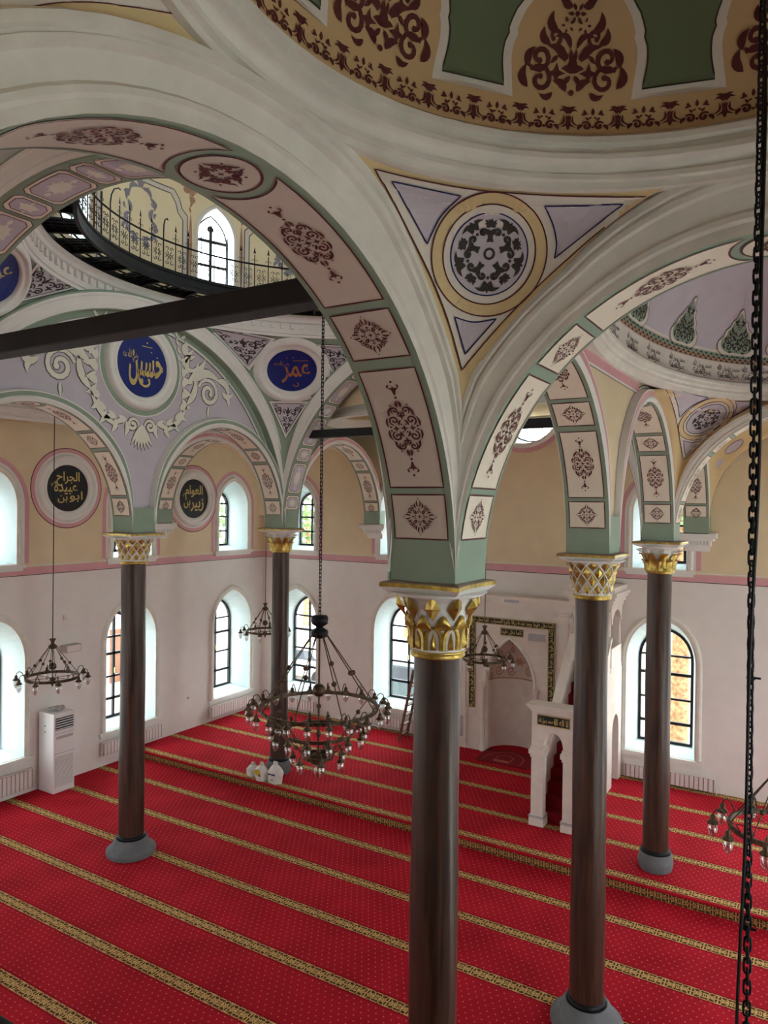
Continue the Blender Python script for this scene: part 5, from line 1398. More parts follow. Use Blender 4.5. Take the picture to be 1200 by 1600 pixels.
# ================================================================== FURNISHINGS
def pbox(name, x0, x1, y0, y1, z0, z1, mt, par, bev=0):
    l = par.location; o = mk(name, G().box(x0-l[0], x1-l[0], y0-l[1], y1-l[1], z0-l[2], z1-l[2]), mt, par)
    if bev: m_ = o.modifiers.new('b', 'BEVEL'); m_.width = bev; m_.segments = 2
    return o
# ------------------------------------------------------------------ prayer niche
MX, MY = -7.0, YQ-.2
mi = thing('prayer_niche', 'marble prayer niche with pointed hood and black and gold inscribed frame', 'prayer niche', (MX, MY, PZ))
hol = outline(.66, PZ, 2.0, 3.2, True, 12)
v, f = plate([(-1.5, PZ), (1.58, PZ), (1.58, 4.05), (-1.5, 4.05)], [hol]); g = G()
g.add([(x, 0, z-PZ) for x, z in v], f); n = len(hol)
g.add([(x, 0, z-PZ) for x, z in hol]+[(x, .24, z-PZ) for x, z in hol], [(i, (i+1) % n, n+(i+1) % n, n+i) for i in range(n)])
e = [(-1.5, PZ), (1.58, PZ), (1.58, 4.05), (-1.5, 4.05)]; g.add([(x, 0, z-PZ) for x, z in e]+[(x, .2, z-PZ) for x, z in e], [(i, (i+1) % 4, 4+(i+1) % 4, 4+i) for i in range(4)])
mk('marble_front', g, marble, mi)
def nw(z):
    if z <= 2.0: return .66
    R = (.66**2+1.2**2)/(2*.66); return max(.0, -(R-.66)+sqrt(max(0, R*R-(z-2.0)**2)))
mk('niche_wall', G().grid(lambda u, v: (nw(2.0*v)*-cos(pi*u), .2+nw(2.0*v)*.95*sin(pi*u), PZ*0+(2.0-PZ)*v), 20, 2), speakerg if False else marble, mi, smooth=True)
hood = mk('painted_hood', G().grid(lambda u, v: (nw(2.0+1.2*v)*-cos(pi*u), .2+nw(2.0+1.2*v)*.95*sin(pi*u), 2.0-PZ+1.2*v), 20, 10), panel, mi, smooth=True)
def hp(e): return lambda x, y: ((nw(2.0+1.2*y)-e)*-cos(pi*(.5+x/2)), .2+(nw(2.0+1.2*y)-e)*.95*sin(pi*(.5+x/2)), 2.0-PZ+1.2*y)
dd = D()
for sg in (1, -1):
    for c, r in (((.25, .18), .12), ((.6, .2), .13), ((.3, .45), .12), ((.62, .48), .1), ((.2, .7), .09), ((.85, .12), .09)): dd.spiral((sg*c[0], c[1]), r, 0, 1.3, .02, sgn=sg).leaf((sg*c[0], c[1]+r), (sg*(c[0]+.1), c[1]+r+.1), .025)
for k in range(6): dd.leaf((0, .4), (.18*cos(k*pi/3), .4+.12*sin(k*pi/3)), .035)
dd.rect(-.98, .98, .0, .03, 24, 1)
mk('hood_arabesque', dd.map(layered(hp, .006)), rust, hood)
mk('hood_edge', sweep(hol[1:-1], [(-.02, .0), (0, .03), (.05, .035), (.07, .0)], lambda s, z, p: (s, -p, z-PZ)), mould, mi)
# inscribed frame
def fbar(nm, x0, x1, z0, z1): return mk(nm, G().box(x0, x1, -.03, 0, z0-PZ, z1-PZ), black, mi)
FX0, FX1, FZ0, FZ1, FW = -1.13, 1.2, 1.3, 3.72, .18
for nm, a in (('inscription_bar', (FX0, FX1, FZ1-FW, FZ1)), ('inscription_bar', (FX0, FX0+FW, FZ0, FZ1-FW)), ('inscription_bar', (FX1-FW, FX1, FZ0, FZ1-FW)), ('inscription_panel', (-.25, .36, 3.28, 3.48))):
    b = fbar(nm, *a); x0, x1, z0, z1 = a; d = D()
    brd = dense([(x0+.012, z0+.012), (x1-.012, z0+.012), (x1-.012, z1-.012), (x0+.012, z1-.012)], .5); d.stroke(brd, .008, True)
    if x1-x0 > z1-z0:
        k = max(1, int((x1-x0)/.55))
        for i in range(k):
            c = x0+(i+.5)*(x1-x0)/k; w_ = (x1-x0)/k*.92
            d.join(word(('كلما دخل عليها', 'زكريا المحراب', 'وجد عندها رزقا')[i % 3], c, (z0+z1)/2, w_, (z1-z0)*.72, 0, .02))
    else:
        k = int((z1-z0)/.55)
        for i in range(k):
            c = z0+(i+.5)*(z1-z0)/k; w_ = (z1-z0)/k*.92; d.join(word(('وجد عندها رزقا', 'كلما دخل عليها')[i % 2], (x0+x1)/2, c, w_, (x1-x0)*.72, H2, .02))
    mk('gold_lettering', d.map(layered(lambda q: (lambda x, z: (x, -q, z-PZ)), .033)), goldp, b)
g = G()
for i, (o_, z0, z1) in enumerate(((.02, 3.95, 4.0), (.06, 4.0, 4.06), (.1, 4.06, 4.16), (.16, 4.16, 4.24), (.2, 4.24, 4.32))): g.box(-1.5-o_, 1.58+o_, -o_, .2, z0-PZ, z1-PZ)
mk('cornice', g, marble, mi)
mk('grey_marble_inlay', G().box(-.1, .3, -.165, -.1, 4.165-PZ, 4.235-PZ), marbleg, mi); mk('grey_marble_inlay', G().box(.5, .95, -.012, 0, 3.22-PZ, 3.4-PZ), marbleg, mi)
for nm, x in (('pilaster', -1.42), ('pilaster', 1.32)):
    g = G().box(x-.08, x+.26, -.07, 0, 0, .16).box(x-.05, x+.23, -.05, 0, .16, .95).box(x-.08, x+.26, -.08, 0, .95, 1.08).box(x, x+.2, -.03, 0, 1.08, 3.5).box(x-.04, x+.24, -.07, 0, 3.5, 3.58).box(x-.07, x+.27, -.1, 0, 3.58, 3.7).box(x-.03, x+.23, -.06, 0, 3.7, 3.78)
    p = mk(nm, g, marble, mi); mk('grey_marble_inlay', G().box(x+.02, x+.16, -.056, -.05, .28, .84), marbleg, p)
for sg in (-1, 1):
    c = mk('colonnette', G().lathe([(.07, 0), (.075, .1), (.045, .14), (.045, 1.66), (.075, 1.72), (.08, 1.8), (.05, 1.82)], 14, (sg*.72, -.03, 0)), marble, mi, smooth=True); sharp_smooth(c, 40)
mk('plinth', G().box(-1.55, -.66, -.05, 0, 0, .12), marble, mi); mk('plinth', G().box(.66, 1.63, -.05, 0, 0, .12), marble, mi)
# scalloped prayer rug in front of the niche
rug = thing('prayer_rug', 'dark red scalloped prayer rug in front of the niche', 'rug', (-6.95, 17.5, PZ))
pts = [(-.62, -.42), (.74, -.4), (.66, .3)]+[(.6-.12*i, .42+.2*sin(pi*(i/10))+.03*abs(sin(pi*i/2.5))) for i in range(11)]+[(-.68, .3)]
mk('pile', G().prism(pts, 0, .025), rugm, rug)
d = D().stroke([(-.2, -.3), (-.2, .1), (0, .28), (.2, .1), (.2, -.3)], .012).stroke(curve([(-.5, -.3), (-.42, .2), (0, .5), (.42, .2), (.5, -.3)], .1), .01).rect(-.18, .18, -.3, -.16)
mk('woven_pattern', d.map(lambda x, y: (x, y, .028)), rugl, rug)

# ------------------------------------------------------------------ pulpit
mb = thing('pulpit', 'white marble pulpit with arched doorway, red carpeted stairs and a tall canopy tower', 'pulpit', (-4.63, 14.22, PZ))
L0 = mb.location
def B(name, x0, x1, y0, y1, z0, z1, mt=None, par=None):
    return mk(name, G().box(x0-L0[0], x1-L0[0], y0-L0[1], y1-L0[1], z0-L0[2], z1-L0[2]), mt or marble, par or mb)
PX0, PX1 = -5.08, -4.19
for x0, x1 in ((PX0, PX0+.24), (PX1-.24, PX1)):
    g = G()
    for o_, z0, z1 in ((.03, .2, .34), (.015, .34, .42), (0, .42, 1.58), (.02, 1.58, 1.64), (.045, 1.64, 1.74), (.02, 1.74, 1.8)): g.box(x0-o_-L0[0], x1+o_-L0[0], -o_, .22+o_, z0-PZ, z1-PZ)
    p = mk('door_post', g, marble, mb); mk('grey_marble_inlay', G().box(x0-.032-L0[0], x1+.032-L0[0], -.033, .25, .36-PZ, .4-PZ), marbleg, p)
ow_ = (PX1-PX0)/2; rr_ = ow_-.24; cxp = (PX0+PX1)/2-L0[0]
arc = [(cxp+rr_*cos(pi*i/16), 1.8+.32*sin(pi*i/16)) for i in range(17)]
po = [(cxp+ow_, 1.8)]+arc+[(cxp-ow_, 1.8), (cxp-ow_, 2.5), (cxp+ow_, 2.5)]
v, f = plate(po, []); g = G().add([(x, 0, z-PZ) for x, z in v], f).add([(x, .22, z-PZ) for x, z in v], f); n = len(po)
g.add([(x, 0, z-PZ) for x, z in po]+[(x, .22, z-PZ) for x, z in po], [(i, (i+1) % n, n+(i+1) % n, n+i) for i in range(n)]); mk('door_arch', g, marble, mb)
g = G()
for o_, z0, z1 in ((.02, 2.5, 2.54), (.05, 2.54, 2.6), (.09, 2.6, 2.65)): g.box(PX0-o_-L0[0], PX1+o_-L0[0], -o_, .22+o_, z0-PZ, z1-PZ)
mk('door_cornice', g, marble, mb)
ip = mk('inscription_panel', G().box(-4.96-L0[0], -4.3-L0[0], -.015, 0, 2.24-PZ, 2.46-PZ), black, mb)
d = word('لا اله الا', -.16+.32, 0, .28, .13, 0, .02).join(word('الله محمد رسول الله', -.12, 0, .36, .14, 0, .02)).join(D().stroke(dense([(-.32, -.1), (.32, -.1), (.32, .1), (-.32, .1)], .5), .009, True))
mk('gold_lettering', d.map(layered(lambda q: (lambda x, z: (-4.63-L0[0]+x, -q, 2.35-PZ+z)), .018)), goldp, ip)
# stairs
ns = 12; y0, y1 = 14.5, 16.85; zt = 2.85
for i in range(ns):
    ya = y0+(y1-y0)*i/ns; zz = PZ+(zt-PZ)*(i+1)/ns
    B('stair', PX0+.12, PX1-.12, ya, ya+(y1-y0)/ns+.02, PZ if i < 2 else zz-.5, zz, rugm)
def slope(x0, x1, nm):
    """stair side: sloping parapet with a stepped lower edge"""
    k = ns; top = [(14.44, 1.05), (14.62, 1.22), (15.0, 1.62), (16.85, 3.45), (16.85, 3.6)]
    poly = [(14.44, PZ), (16.85, PZ), (16.85, 3.62), (15.1, 1.8), (14.75, 1.36), (14.44, 1.12)]
    v, f = plate(poly, [[(15.6, .5), (16.6, .5), (16.6, 1.6)]]); g = G(); n = len(poly)
    for x in (x0, x1): g.add([(x-L0[0], y-L0[1], z-L0[2]) for y, z in v], f)
    for pl in (poly, [(15.6, .5), (16.6, .5), (16.6, 1.6)]):
        n = len(pl); g.add([(x-L0[0], y-L0[1], z-L0[2]) for x in (x0, x1) for y, z in pl], [(i, (i+1) % n, n+(i+1) % n, n+i) for i in range(n)])
    p = mk(nm, g, marble, mb)
    rl = G(); pth = [(14.44, 1.14), (14.75, 1.4), (15.1, 1.84), (16.85, 3.66)]
    for j in range(3):
        (ya, za), (yb, zb_) = pth[j], pth[j+1]; q = []
        for (yy, zz) in ((ya, za), (yb, zb_)):
            for xx in (x0-.035, x1+.035):
                for dz in (-.06, .03): q.append((xx-L0[0], yy-L0[1], zz+dz-L0[2]))
        rl.add(q, [(0, 1, 3, 2), (4, 6, 7, 5), (0, 4, 5, 1), (2, 3, 7, 6), (1, 5, 7, 3), (0, 2, 6, 4)])
    mk('handrail', rl, marble, p)
slope(PX0, PX0+.12, 'stair_parapet'); slope(PX1-.12, PX1, 'stair_parapet')
# canopy tower
ty0, ty1 = 16.85, 17.95
tw = G()
for x0, x1 in ((PX0, PX0+.14), (PX1-.14, PX1)):
    oc = [(ty0, PZ), (ty0+.25, PZ), (ty0+.25, 1.4)]+[((ty0+ty1)/2-(.3)*cos(pi*i/10), 1.4+.42*sin(pi*i/10)) for i in range(11)]+[(ty1-.25, 1.4), (ty1-.25, PZ), (ty1, PZ), (ty1, 2.85), (ty0, 2.85)]
    oc = dedup(oc); v, f = plate(oc, []); n = len(oc)
    for x in (x0, x1): tw.add([(x-L0[0], y-L0[1], z-L0[2]) for y, z in v], f)
    tw.add([(x-L0[0], y-L0[1], z-L0[2]) for x in (x0, x1) for y, z in oc], [(i, (i+1) % n, n+(i+1) % n, n+i) for i in range(n)])
mk('tower_base', tw, marble, mb)
B('tower_floor', PX0+.145, PX1-.145, ty0+.01, ty1-.01, 2.75, 2.84, rugm)
for x in (PX0+.07, PX1-.07):
    for y in (ty0+.08, ty1-.08):
        g = G().lathe([(.075, 0), (.075, .1), (.05, .13), (.045, 1.2), (.07, 1.26), (.085, 1.36), (.085, 1.4)], 12, (x-L0[0], y-L0[1], 2.85-L0[2])); sharp_smooth(mk('tower_post', g, marble, mb), 40)
for sgx in (PX0, PX1-.1):
    arc = [((ty0+ty1)/2+.38*cos(pi*i/12), 3.95+.3*sin(pi*i/12)) for i in range(13)]; oc = [(ty1-.1, 3.95)]+arc+[(ty0+.1, 3.95), (ty0, 4.33), (ty1, 4.33)]
    oc = dedup(oc); v, f = plate(oc, []); n = len(oc); g = G()
    for x in (sgx, sgx+.1): g.add([(x-L0[0], y-L0[1], z-L0[2]) for y, z in v], f)
    g.add([(x-L0[0], y-L0[1], z-L0[2]) for x in (sgx, sgx+.1) for y, z in oc], [(i, (i+1) % n, n+(i+1) % n, n+i) for i in range(n)]); mk('tower_arch', g, marble, mb)
g = G()
for o_, z0, z1 in ((.02, 4.33, 4.42), (.06, 4.42, 4.52), (.11, 4.52, 4.6), (.16, 4.6, 4.68), (.08, 4.68, 4.8)): g.box(PX0-o_-L0[0], PX1+o_-L0[0], ty0-o_-L0[1], ty1+min(o_, .08)-L0[1], z0-L0[2], z1-L0[2])
mk('canopy_cornice', g, marble, mb)
B('tower_parapet', PX1-.1, PX1, ty0+.1, ty1-.1, 2.85, 3.4)

# ------------------------------------------------------------------ radiators
def radiator(wall, c, hw, z0, z1, label):
    loc = wl(wall, c, z0, -.04); W = thing('radiator', label, 'radiator', loc, group='white radiators under the windows')
    W.rotation_euler.z = {'L': -H2, 'Q': pi}[wall]*1.0
    # local: x along the wall, y into the room
    if wall == 'L': W.rotation_euler.z = -H2
    else: W.rotation_euler.z = pi
    h = z1-z0; o = mk('back_panel', G().box(-hw, hw, .03, .06, 0, h), radm, W)
    mk('front_panel', G().box(-hw, hw, .085, .095, .0, h), speakerg, W)  # darker grey stands in for the shade between the ribs
    nf = int(2*hw/.1); g = G()
    for i in range(nf):
        x = -hw+.03+(2*hw-.06)*(i+.5)/nf; g.box(x-.038, x+.038, .09, .125, .02, h-.012)
    mk('ribs', g, radm, W)
    mk('top_grille', G().box(-hw, hw, .045, .115, h, h+.012), radm, W); mk('end_cap', G().box(-hw-.006, -hw, .03, .115, 0, h+.012), radm, W); mk('end_cap', G().box(hw, hw+.006, .03, .115, 0, h+.012), radm, W)
    mk('valve', G().lathe([(.012, -.06), (.012, 0), (.022, .0), (.022, .06), (.012, .07)], 8, (-hw-.04, .07, .02)).tube([(-hw-.04, .07, .03), (-hw, .07, .03)], .01, 6), ac_white, W)
    [mk('wall_bracket', G().box(q_*hw*.7-.02, q_*hw*.7+.02, -.035, .04, .02, h-.02), radm, W) for q_ in (-1, 1)]
for wall, c, hw, z0, z1, lb in (('L', 9.14, .93, .14, .57, 'white radiator under the window left of the air conditioner'), ('L', 12.87, .94, .3, .62, 'white radiator behind the lower hall column beside the air conditioner'), ('L', 16.62, .96, .34, .66, 'white radiator on the left wall in the corner'),
    ('Q', -14.2, .95, .3, .62, 'white radiator on the end wall in the left corner'), ('Q', -10.46, .95, .3, .62, 'white radiator on the end wall by the ladder'), ('Q', -3.1, .98, .24, .54, 'white radiator under the window with the tree trunk')):
    radiator(wall, c, hw, z0, z1, lb)

# ------------------------------------------------------------------ air conditioner
ac = thing('air_conditioner', 'tall white floor standing air conditioner against the left wall', 'air conditioner', (-15.12, 10.54, 0))
o = mk('cabinet', G().box(-.28, .27, -.27, .27, .0, 1.8), ac_white, ac); bv = o.modifiers.new('b', 'BEVEL'); bv.width = .015; bv.segments = 2
mk('outlet', G().box(.268, .274, -.23, .23, 1.42, 1.7), darkslot, ac)
for i in range(5): mk('louvre', G().box(.27, .295, -.23, .23, 1.44+.055*i, 1.455+.055*i), ac_white, ac)
mk('display_strip', G().box(.268, .276, -.2, .22, 1.22, 1.28), speakerg, ac)
mk('seam', G().box(.268, .272, -.262, .262, .89, .896).box(.268, .272, -.262, .262, 1.34, 1.345), darkslot, ac)
g = G()
for i in range(20): g.box(.27, .282, -.22, .22, .14+.034*i, .158+.034*i)
mk('intake_grille', g, ac_white, ac); mk('intake_back', G().box(.268, .272, -.225, .225, .13, .82), speakerg, ac)
mk('side_button', G().cbox((-.05, -.272, 1.5), (.03, .006, .03)).cbox((-.05, -.272, 1.36), (.03, .006, .03)), darkslot, ac)
def crumple(rx, ry, rz, seed, amp=.18, flatz=0):
    rnd = random.Random(seed); ks = [(rnd.uniform(1, 5), rnd.uniform(1, 5), rnd.random()*6, rnd.random()*6) for _ in range(6)]
    def P(u, v):
        a, b = 2*pi*u, pi*(v-.5); d = 1+sum(amp/6*1.6*sin(k[0]*a*1.0+k[2]+0*v)*cos(k[1]*b*2+k[3]) for k in [(round(q[0]), q[1], q[2], q[3]) for q in ks])
        return (rx*cos(a)*cos(b)*d, ry*sin(a)*cos(b)*d, max(-rz*.86, rz*sin(b)*d)+rz*.86)
    return G().grid(P, 22, 12, 0, True)
tag(mk('plastic_bag', crumple(.16, .2, .055, 3, .5), glass_mat('clear_film', (.8, .82, .82), .25), loc=(-15.12, 10.52, 1.8)), 'crumpled clear plastic wrapping on top of the air conditioner', 'plastic bag')

# ------------------------------------------------------------------ wall fixtures
sp_ = thing('wall_speaker', 'small grey box speaker on the left wall above the air conditioner', 'speaker', (XL+.02, 10.99, 3.05))
mk('box', G().box(0, .2, -.14, .26, -.0, .17), speakerg, sp_); mk('bracket', G().box(-.03, .02, -.03, .03, .03, .14), speakerg, sp_); mk('grille', G().box(.2, .206, -.12, .24, .015, .155), radm, sp_)
se = thing('motion_sensor', 'small white sensor high on the left wall above the speaker', 'sensor', (XL+.0, 10.93, 3.8)); mk('body', G().box(-.02, .06, -.04, .05, 0, .12), ac_white, se); mk('lens', G().box(.06, .075, -.03, .04, .02, .07), radm, se)
for wall, s_, z, lb in (('L', 14.9, 1.05, 'white wall socket between the two left windows'), ('Q', -12.15, 1.05, 'white wall socket between the corner and the ladder window')):
    l = wl(wall, s_, z, 0); W = thing('wall_socket', lb, 'socket', l); 
    if wall == 'L': mk('plate', G().box(-.01, .012, -.045, .045, 0, .09), ac_white, W); mk('insert', G().box(.012, .02, -.025, .025, .02, .07), speakerg, W)
    else: mk('plate', G().box(-.045, .045, -.012, .01, 0, .09), ac_white, W); mk('insert', G().box(-.025, .025, -.02, -.012, .02, .07), speakerg, W)

# ------------------------------------------------------------------ shopping bags at the column foot
def bag(label, loc, rx, ry, h, mt, seed, knot):
    W = thing('shopping_bag', label, 'bag', loc); rnd = random.Random(seed); k1, k2, k3 = [rnd.random()*6 for _ in range(3)]
    def P(u, v):
        a = 2*pi*u; pr = .96+.1*sin(pi*v) if v < .62 else (1.0-.62*((v-.62)/.38)**1.3); w_ = 1+.05*sin(5*a+k1+4*v)+.05*sin(3*a+k2-5*v)+.03*sin(9*a+k3)
        return (rx*cos(a)*pr*w_, ry*sin(a)*pr*w_, h*v)
    mk('sack', G().grid(P, 26, 12, 0, True).add([(rx*.9*cos(2*pi*i/26), ry*.9*sin(2*pi*i/26), .002) for i in range(26)], [tuple(range(26))]), mt, W, smooth=True)
    hg = G()
    if knot:
        for sg in (1, -1): hg.tube([(sg*rx*.2, 0, h*.95), (sg*rx*.32, .01, h*1.08), (sg*rx*.16, .0, h*1.2), (sg*rx*.02, 0, h*1.02)], .014, 5)
    else: hg.add([(sg*rx*q, ry*.1*sg2, z) for q, z in ((.36, h*.97), (.3, h*1.2)) for sg in (-1, 1) for sg2 in (-1, 1)], [(0, 1, 3, 2), (4, 6, 7, 5), (0, 4, 5, 1), (2, 3, 7, 6), (0, 2, 6, 4), (1, 5, 7, 3)])
    mk('handles', hg, mt, W); return W
bag('grey white tied carrier bag leftmost at the column foot', (-11.55, 13.22, PZ), .15, .12, .26, bagw, 1, True)
b2 = bag('white carrier bag with yellow and red print between two others', (-11.2, 13.12, PZ), .16, .13, .34, bagw, 2, True)
b3 = bag('tall white carrier bag with blue lettering beside the column', (-10.82, 13.16, PZ), .18, .13, .4, bagw, 3, False)
mk('yellow_print', D().disc((0, 0), .1, .07, 2, 16).map(lambda x, z: (x-.02, -.133-.02*0-.006, .2+z)), bagy, b2)
mk('red_print', D().disc((0, 0), .03, .025, 1, 12).map(lambda x, z: (x+.05, -.143, .14+z)), maroon, b2)
mk('blue_print', D().rect(-.1, .1, .2, .235).rect(-.04, .05, .09, .105).map(lambda x, z: (x, -.148, z)), navy, b3)

# ------------------------------------------------------------------ stepladder
ld = thing('stepladder', 'brown wooden stepladder in front of the end wall window', 'ladder', (-9.6, 17.5, PZ))
def bar3(a, b, wx, wy):
    a, b = Vector(a), Vector(b); q = []
    for p in (a, b):
        for sx in (-1, 1):
            for sy in (-1, 1): q.append((p.x+sx*wx, p.y+sy*wy, p.z))
    return G().add(q, [(0, 1, 3, 2), (4, 6, 7, 5), (0, 4, 5, 1), (2, 3, 7, 6), (1, 5, 7, 3), (0, 2, 6, 4)])
for y in (-.2, .2):
    mk('rail', bar3((-.33, y, 0), (.1, y, 2.0), .035, .015), rungw, ld); mk('rear_leg', bar3((.55, y, 0), (.14, y, 1.95), .03, .015), rungw, ld)
for i in range(7): t = (i+.7)/7.4; mk('tread', G().box(-.33+.43*t-.06, -.33+.43*t+.06, -.2, .2, 2.0*t-.012, 2.0*t+.012), rungw, ld)

# ------------------------------------------------------------------ chandeliers
def lamp_meshes(sc_=1.0):
    g = G().tube([(0, 0, 0), (.02, 0, .05), (.05, 0, .1), (.09, 0, .115), (.125, 0, .09), (.135, 0, .05)], .007, 5)
    cap = G().lathe([(.006, .06), (.02, .05), (.026, .03), (.022, .015), (.05, -.015), (.055, -.025), (.04, -.03)], 10, (.135, 0, 0))
    bl = G().lathe([(.03, -.03), (.042, -.05), (.045, -.085), (.034, -.125), (.015, -.155), (.004, -.165)], 10, (.135, 0, 0))
    out = []
    for gg, mt in ((g, bronze), (cap, bronze), (bl, bulbm)):
        o = mk('x', gg, mt, smooth=True); o.data.transform(Matrix.Scale(sc_, 4)); out.append(o.data); bpy.data.objects.remove(o)
    return out
LM = lamp_meshes(); LMB = lamp_meshes(1.2)
def lamps(W, R, n, z, off=0, LMx=None):
    LMx = LMx or LM
    for i in range(n):
        a = 2*pi*(i+off)/n; l = link('lamp', LMx[0], W, (R*cos(a), R*sin(a), z), a); link('lamp_cap', LMx[1], l); link('bulb', LMx[2], l)
def ringtube(R, z, w_, h): return G().lathe([(R-w_, z-h), (R+w_, z-h), (R+w_, z+h), (R-w_, z+h), (R-w_, z-h)], 48)
def linkchain(z0, z1, pitch=.06, r=.018):
    g = G(); n = int((z1-z0)/pitch)
    for i in range(n):
        z = z0+pitch*(i+.5); a = (i % 2)*H2
        for s_ in (-1, 1): x, y = s_*r*cos(a), s_*r*sin(a); g.box(x-.005, x+.005, y-.005, y+.005, z-pitch*.62, z+pitch*.62)
        g.cbox((0, 0, z-pitch*.6), (r*2*abs(cos(a))+.01, r*2*abs(sin(a))+.01, .01)); g.cbox((0, 0, z+pitch*.6), (r*2*abs(cos(a))+.01, r*2*abs(sin(a))+.01, .01))
    return g
# the great three-tier chandelier: base at its lowest tip
CH = thing('chandelier', 'great three tier bronze ring chandelier hanging under the great dome', 'chandelier', (XM+.02, 9.39, 2.3), group='bronze ring chandeliers'); ZB = 2.3
mk('hanging_chain', linkchain(4.86-ZB, 16.85-ZB), iron, CH)
mk('hub', G().lathe([(.01, 2.56), (.12, 2.55), (.135, 2.51), (.125, 2.42), (.06, 2.38), (.06, 2.36), (.13, 2.32), (.14, 2.28), (.12, 2.22), (.04, 2.19), (.01, 2.19)], 20), iron, CH, smooth=True)
mk('stem', G().tube([(0, 0, 2.2), (0, 0, .35)], .016, 8), bronze, CH)
mk('ball', G().sphere((0, 0, 1.37), .105, 16, 10), bronze, CH, smooth=True)
mk('tier_ring', ringtube(.93, 1.1, .014, .028), bronze, CH); mk('tier_ring', ringtube(.555, .71, .013, .026), bronze, CH); mk('tier_ring', ringtube(.235, .33, .012, .024), bronze, CH)
mk('bottom_bowl', G().lathe([(.01, .2), (.1, .21), (.16, .26), (.2, .31), (.2, .33)], 20), bronze, CH, smooth=True)
mk('pendant_bulb', G().lathe([(.08, .2), (.09, .12), (.06, .03), (.012, -.02), (.002, -.03)], 14), bulbm, CH, smooth=True)
for i in range(8):
    a = 2*pi*(i+.3)/8; p, q = Vector((.12*cos(a), .12*sin(a), 2.25)), Vector((.93*cos(a), .93*sin(a), 1.12)); r_ = mk('suspension_rod', G().tube([p, q], .009, 6), bronze, CH)
    m_ = p.lerp(q, .5+.08*(i % 2)); mk('rod_ball', G().sphere(m_, .042, 10, 6), bronze, r_, smooth=True)
for i in range(6):
    a = 2*pi*(i+.1)/6; p, q = Vector((.93*cos(a), .93*sin(a), 1.1)), Vector((.555*cos(a), .555*sin(a), .73)); r_ = mk('suspension_rod', G().tube([p, q], .008, 6), bronze, CH); mk('rod_ball', G().sphere(p.lerp(q, .5), .04, 10, 6), bronze, r_, smooth=True)
    p, q = Vector((.555*cos(a), .555*sin(a), .71)), Vector((.235*cos(a), .235*sin(a), .35)); r_ = mk('suspension_rod', G().tube([p, q], .007, 6), bronze, CH); mk('rod_ball', G().sphere(p.lerp(q, .5), .034, 10, 6), bronze, r_, smooth=True)
lamps(CH, .94, 22, 1.1, .2, LMB); lamps(CH, .565, 14, .71, .4, LMB); lamps(CH, .245, 7, .33, .1, LMB)
# smaller single-ring chandeliers
def small_chandelier(x, y, zr, ztop, label, chain=False):
    W = thing('chandelier', label, 'chandelier', (x, y, zr-.25), group='bronze ring chandeliers'); b = .25
    mk('hub', G().lathe([(.01, b+.78), (.07, b+.77), (.035, b+.72), (.03, b+.68), (.085, b+.63), (.09, b+.6), (.05, b+.57), (.01, b+.56)], 16), bronze, W, smooth=True)
    mk('stem', G().tube([(0, 0, b+.6), (0, 0, b-.02)], .01, 6), bronze, W); mk('ball', G().sphere((0, 0, b+.22), .075, 14, 8), bronze, W, smooth=True)
    mk('ring', ringtube(.5, b, .014, .026), bronze, W); mk('finial', G().lathe([(.01, b), (.05, b-.02), (.06, b-.06), (.02, b-.1), (.03, b-.13), (.004, b-.2)], 12), bronze, W, smooth=True)
    for i in range(6): a = 2*pi*(i+.2)/6; mk('spoke', G().tube([(0, 0, b-.02), (.5*cos(a), .5*sin(a), b)], .006, 5), bronze, W)
    for i in range(8):
        a = 2*pi*(i+.4)/8; p, q = Vector((.06*cos(a), .06*sin(a), b+.62)), Vector((.5*cos(a), .5*sin(a), b+.02)); r_ = mk('suspension_rod', G().tube([p, q], .0075, 5), bronze, W); mk('rod_ball', G().sphere(p.lerp(q, .5+.1*(i % 2)), .032, 8, 6), bronze, r_, smooth=True)
    lamps(W, .505, 10, b, .3, LMB)
    if not chain: mk('cable', G().tube([(0, 0, b+.76), (0, 0, ztop-(zr-.25))], .009, 5), iron, W)
    return W
small_chandelier(-13.32, 9.17, 3.07, 10.14, 'single ring bronze chandelier above the air conditioner')
small_chandelier(-13.32, 15.68, 3.09, 10.14, 'single ring bronze chandelier partly behind the column with the bags')
small_chandelier(-6.85, 15.89, 3.05, 10.55, 'single ring bronze chandelier in front of the prayer niche')
small_chandelier(-.43, 9.2, 3.07, 10.3, 'single ring bronze chandelier in the right aisle past the hanging chain')
nc = small_chandelier(-.22, 2.77, 2.5, 10.4, 'single ring bronze chandelier at the lower end of the iron chain', True)
# its chain, close to the camera: every link
ch = thing('iron_chain', 'black iron chain with a cable hanging from the small ochre dome', 'chain', (-.22, 2.77, 3.28))
def oval_link():
    pts = []
    for i in range(12):
        a = 2*pi*i/12; pts.append((.0105*cos(a), 0, (.0165 if sin(a) > 0 else -.0165)*(1 if abs(sin(a)) > .1 else 0)+.0105*sin(a)))
    return G().tube(pts, .0042, 5, closed=True)
o = mk('x', oval_link(), rubber, smooth=True); lk = o.data; bpy.data.objects.remove(o)
nl = int((10.42-3.28)/.0365)
for i in range(nl): link('chain_link', lk, ch, (.004*sin(i*.05), .003*sin(i*.031), .02+.0365*i), (i % 2)*H2+.5+.3*sin(i*.11))
pts = []
for i in range(160):
    z = (10.4-3.28)*i/159; s_ = .022*sin(z*1.05+.4)+.004*sin(z*5); pts.append((-.855*s_-.004, -.519*s_-.012, z))
mk('cable', G().tube(pts, .0058, 6), rubber, ch)
for z in (1.9, 2.75): mk('cable_tie', G().box(.0, .03, -.004, .004, z, z+.006).lathe([(.014, z-.004), (.014, z+.006)], 8), rubber, ch)

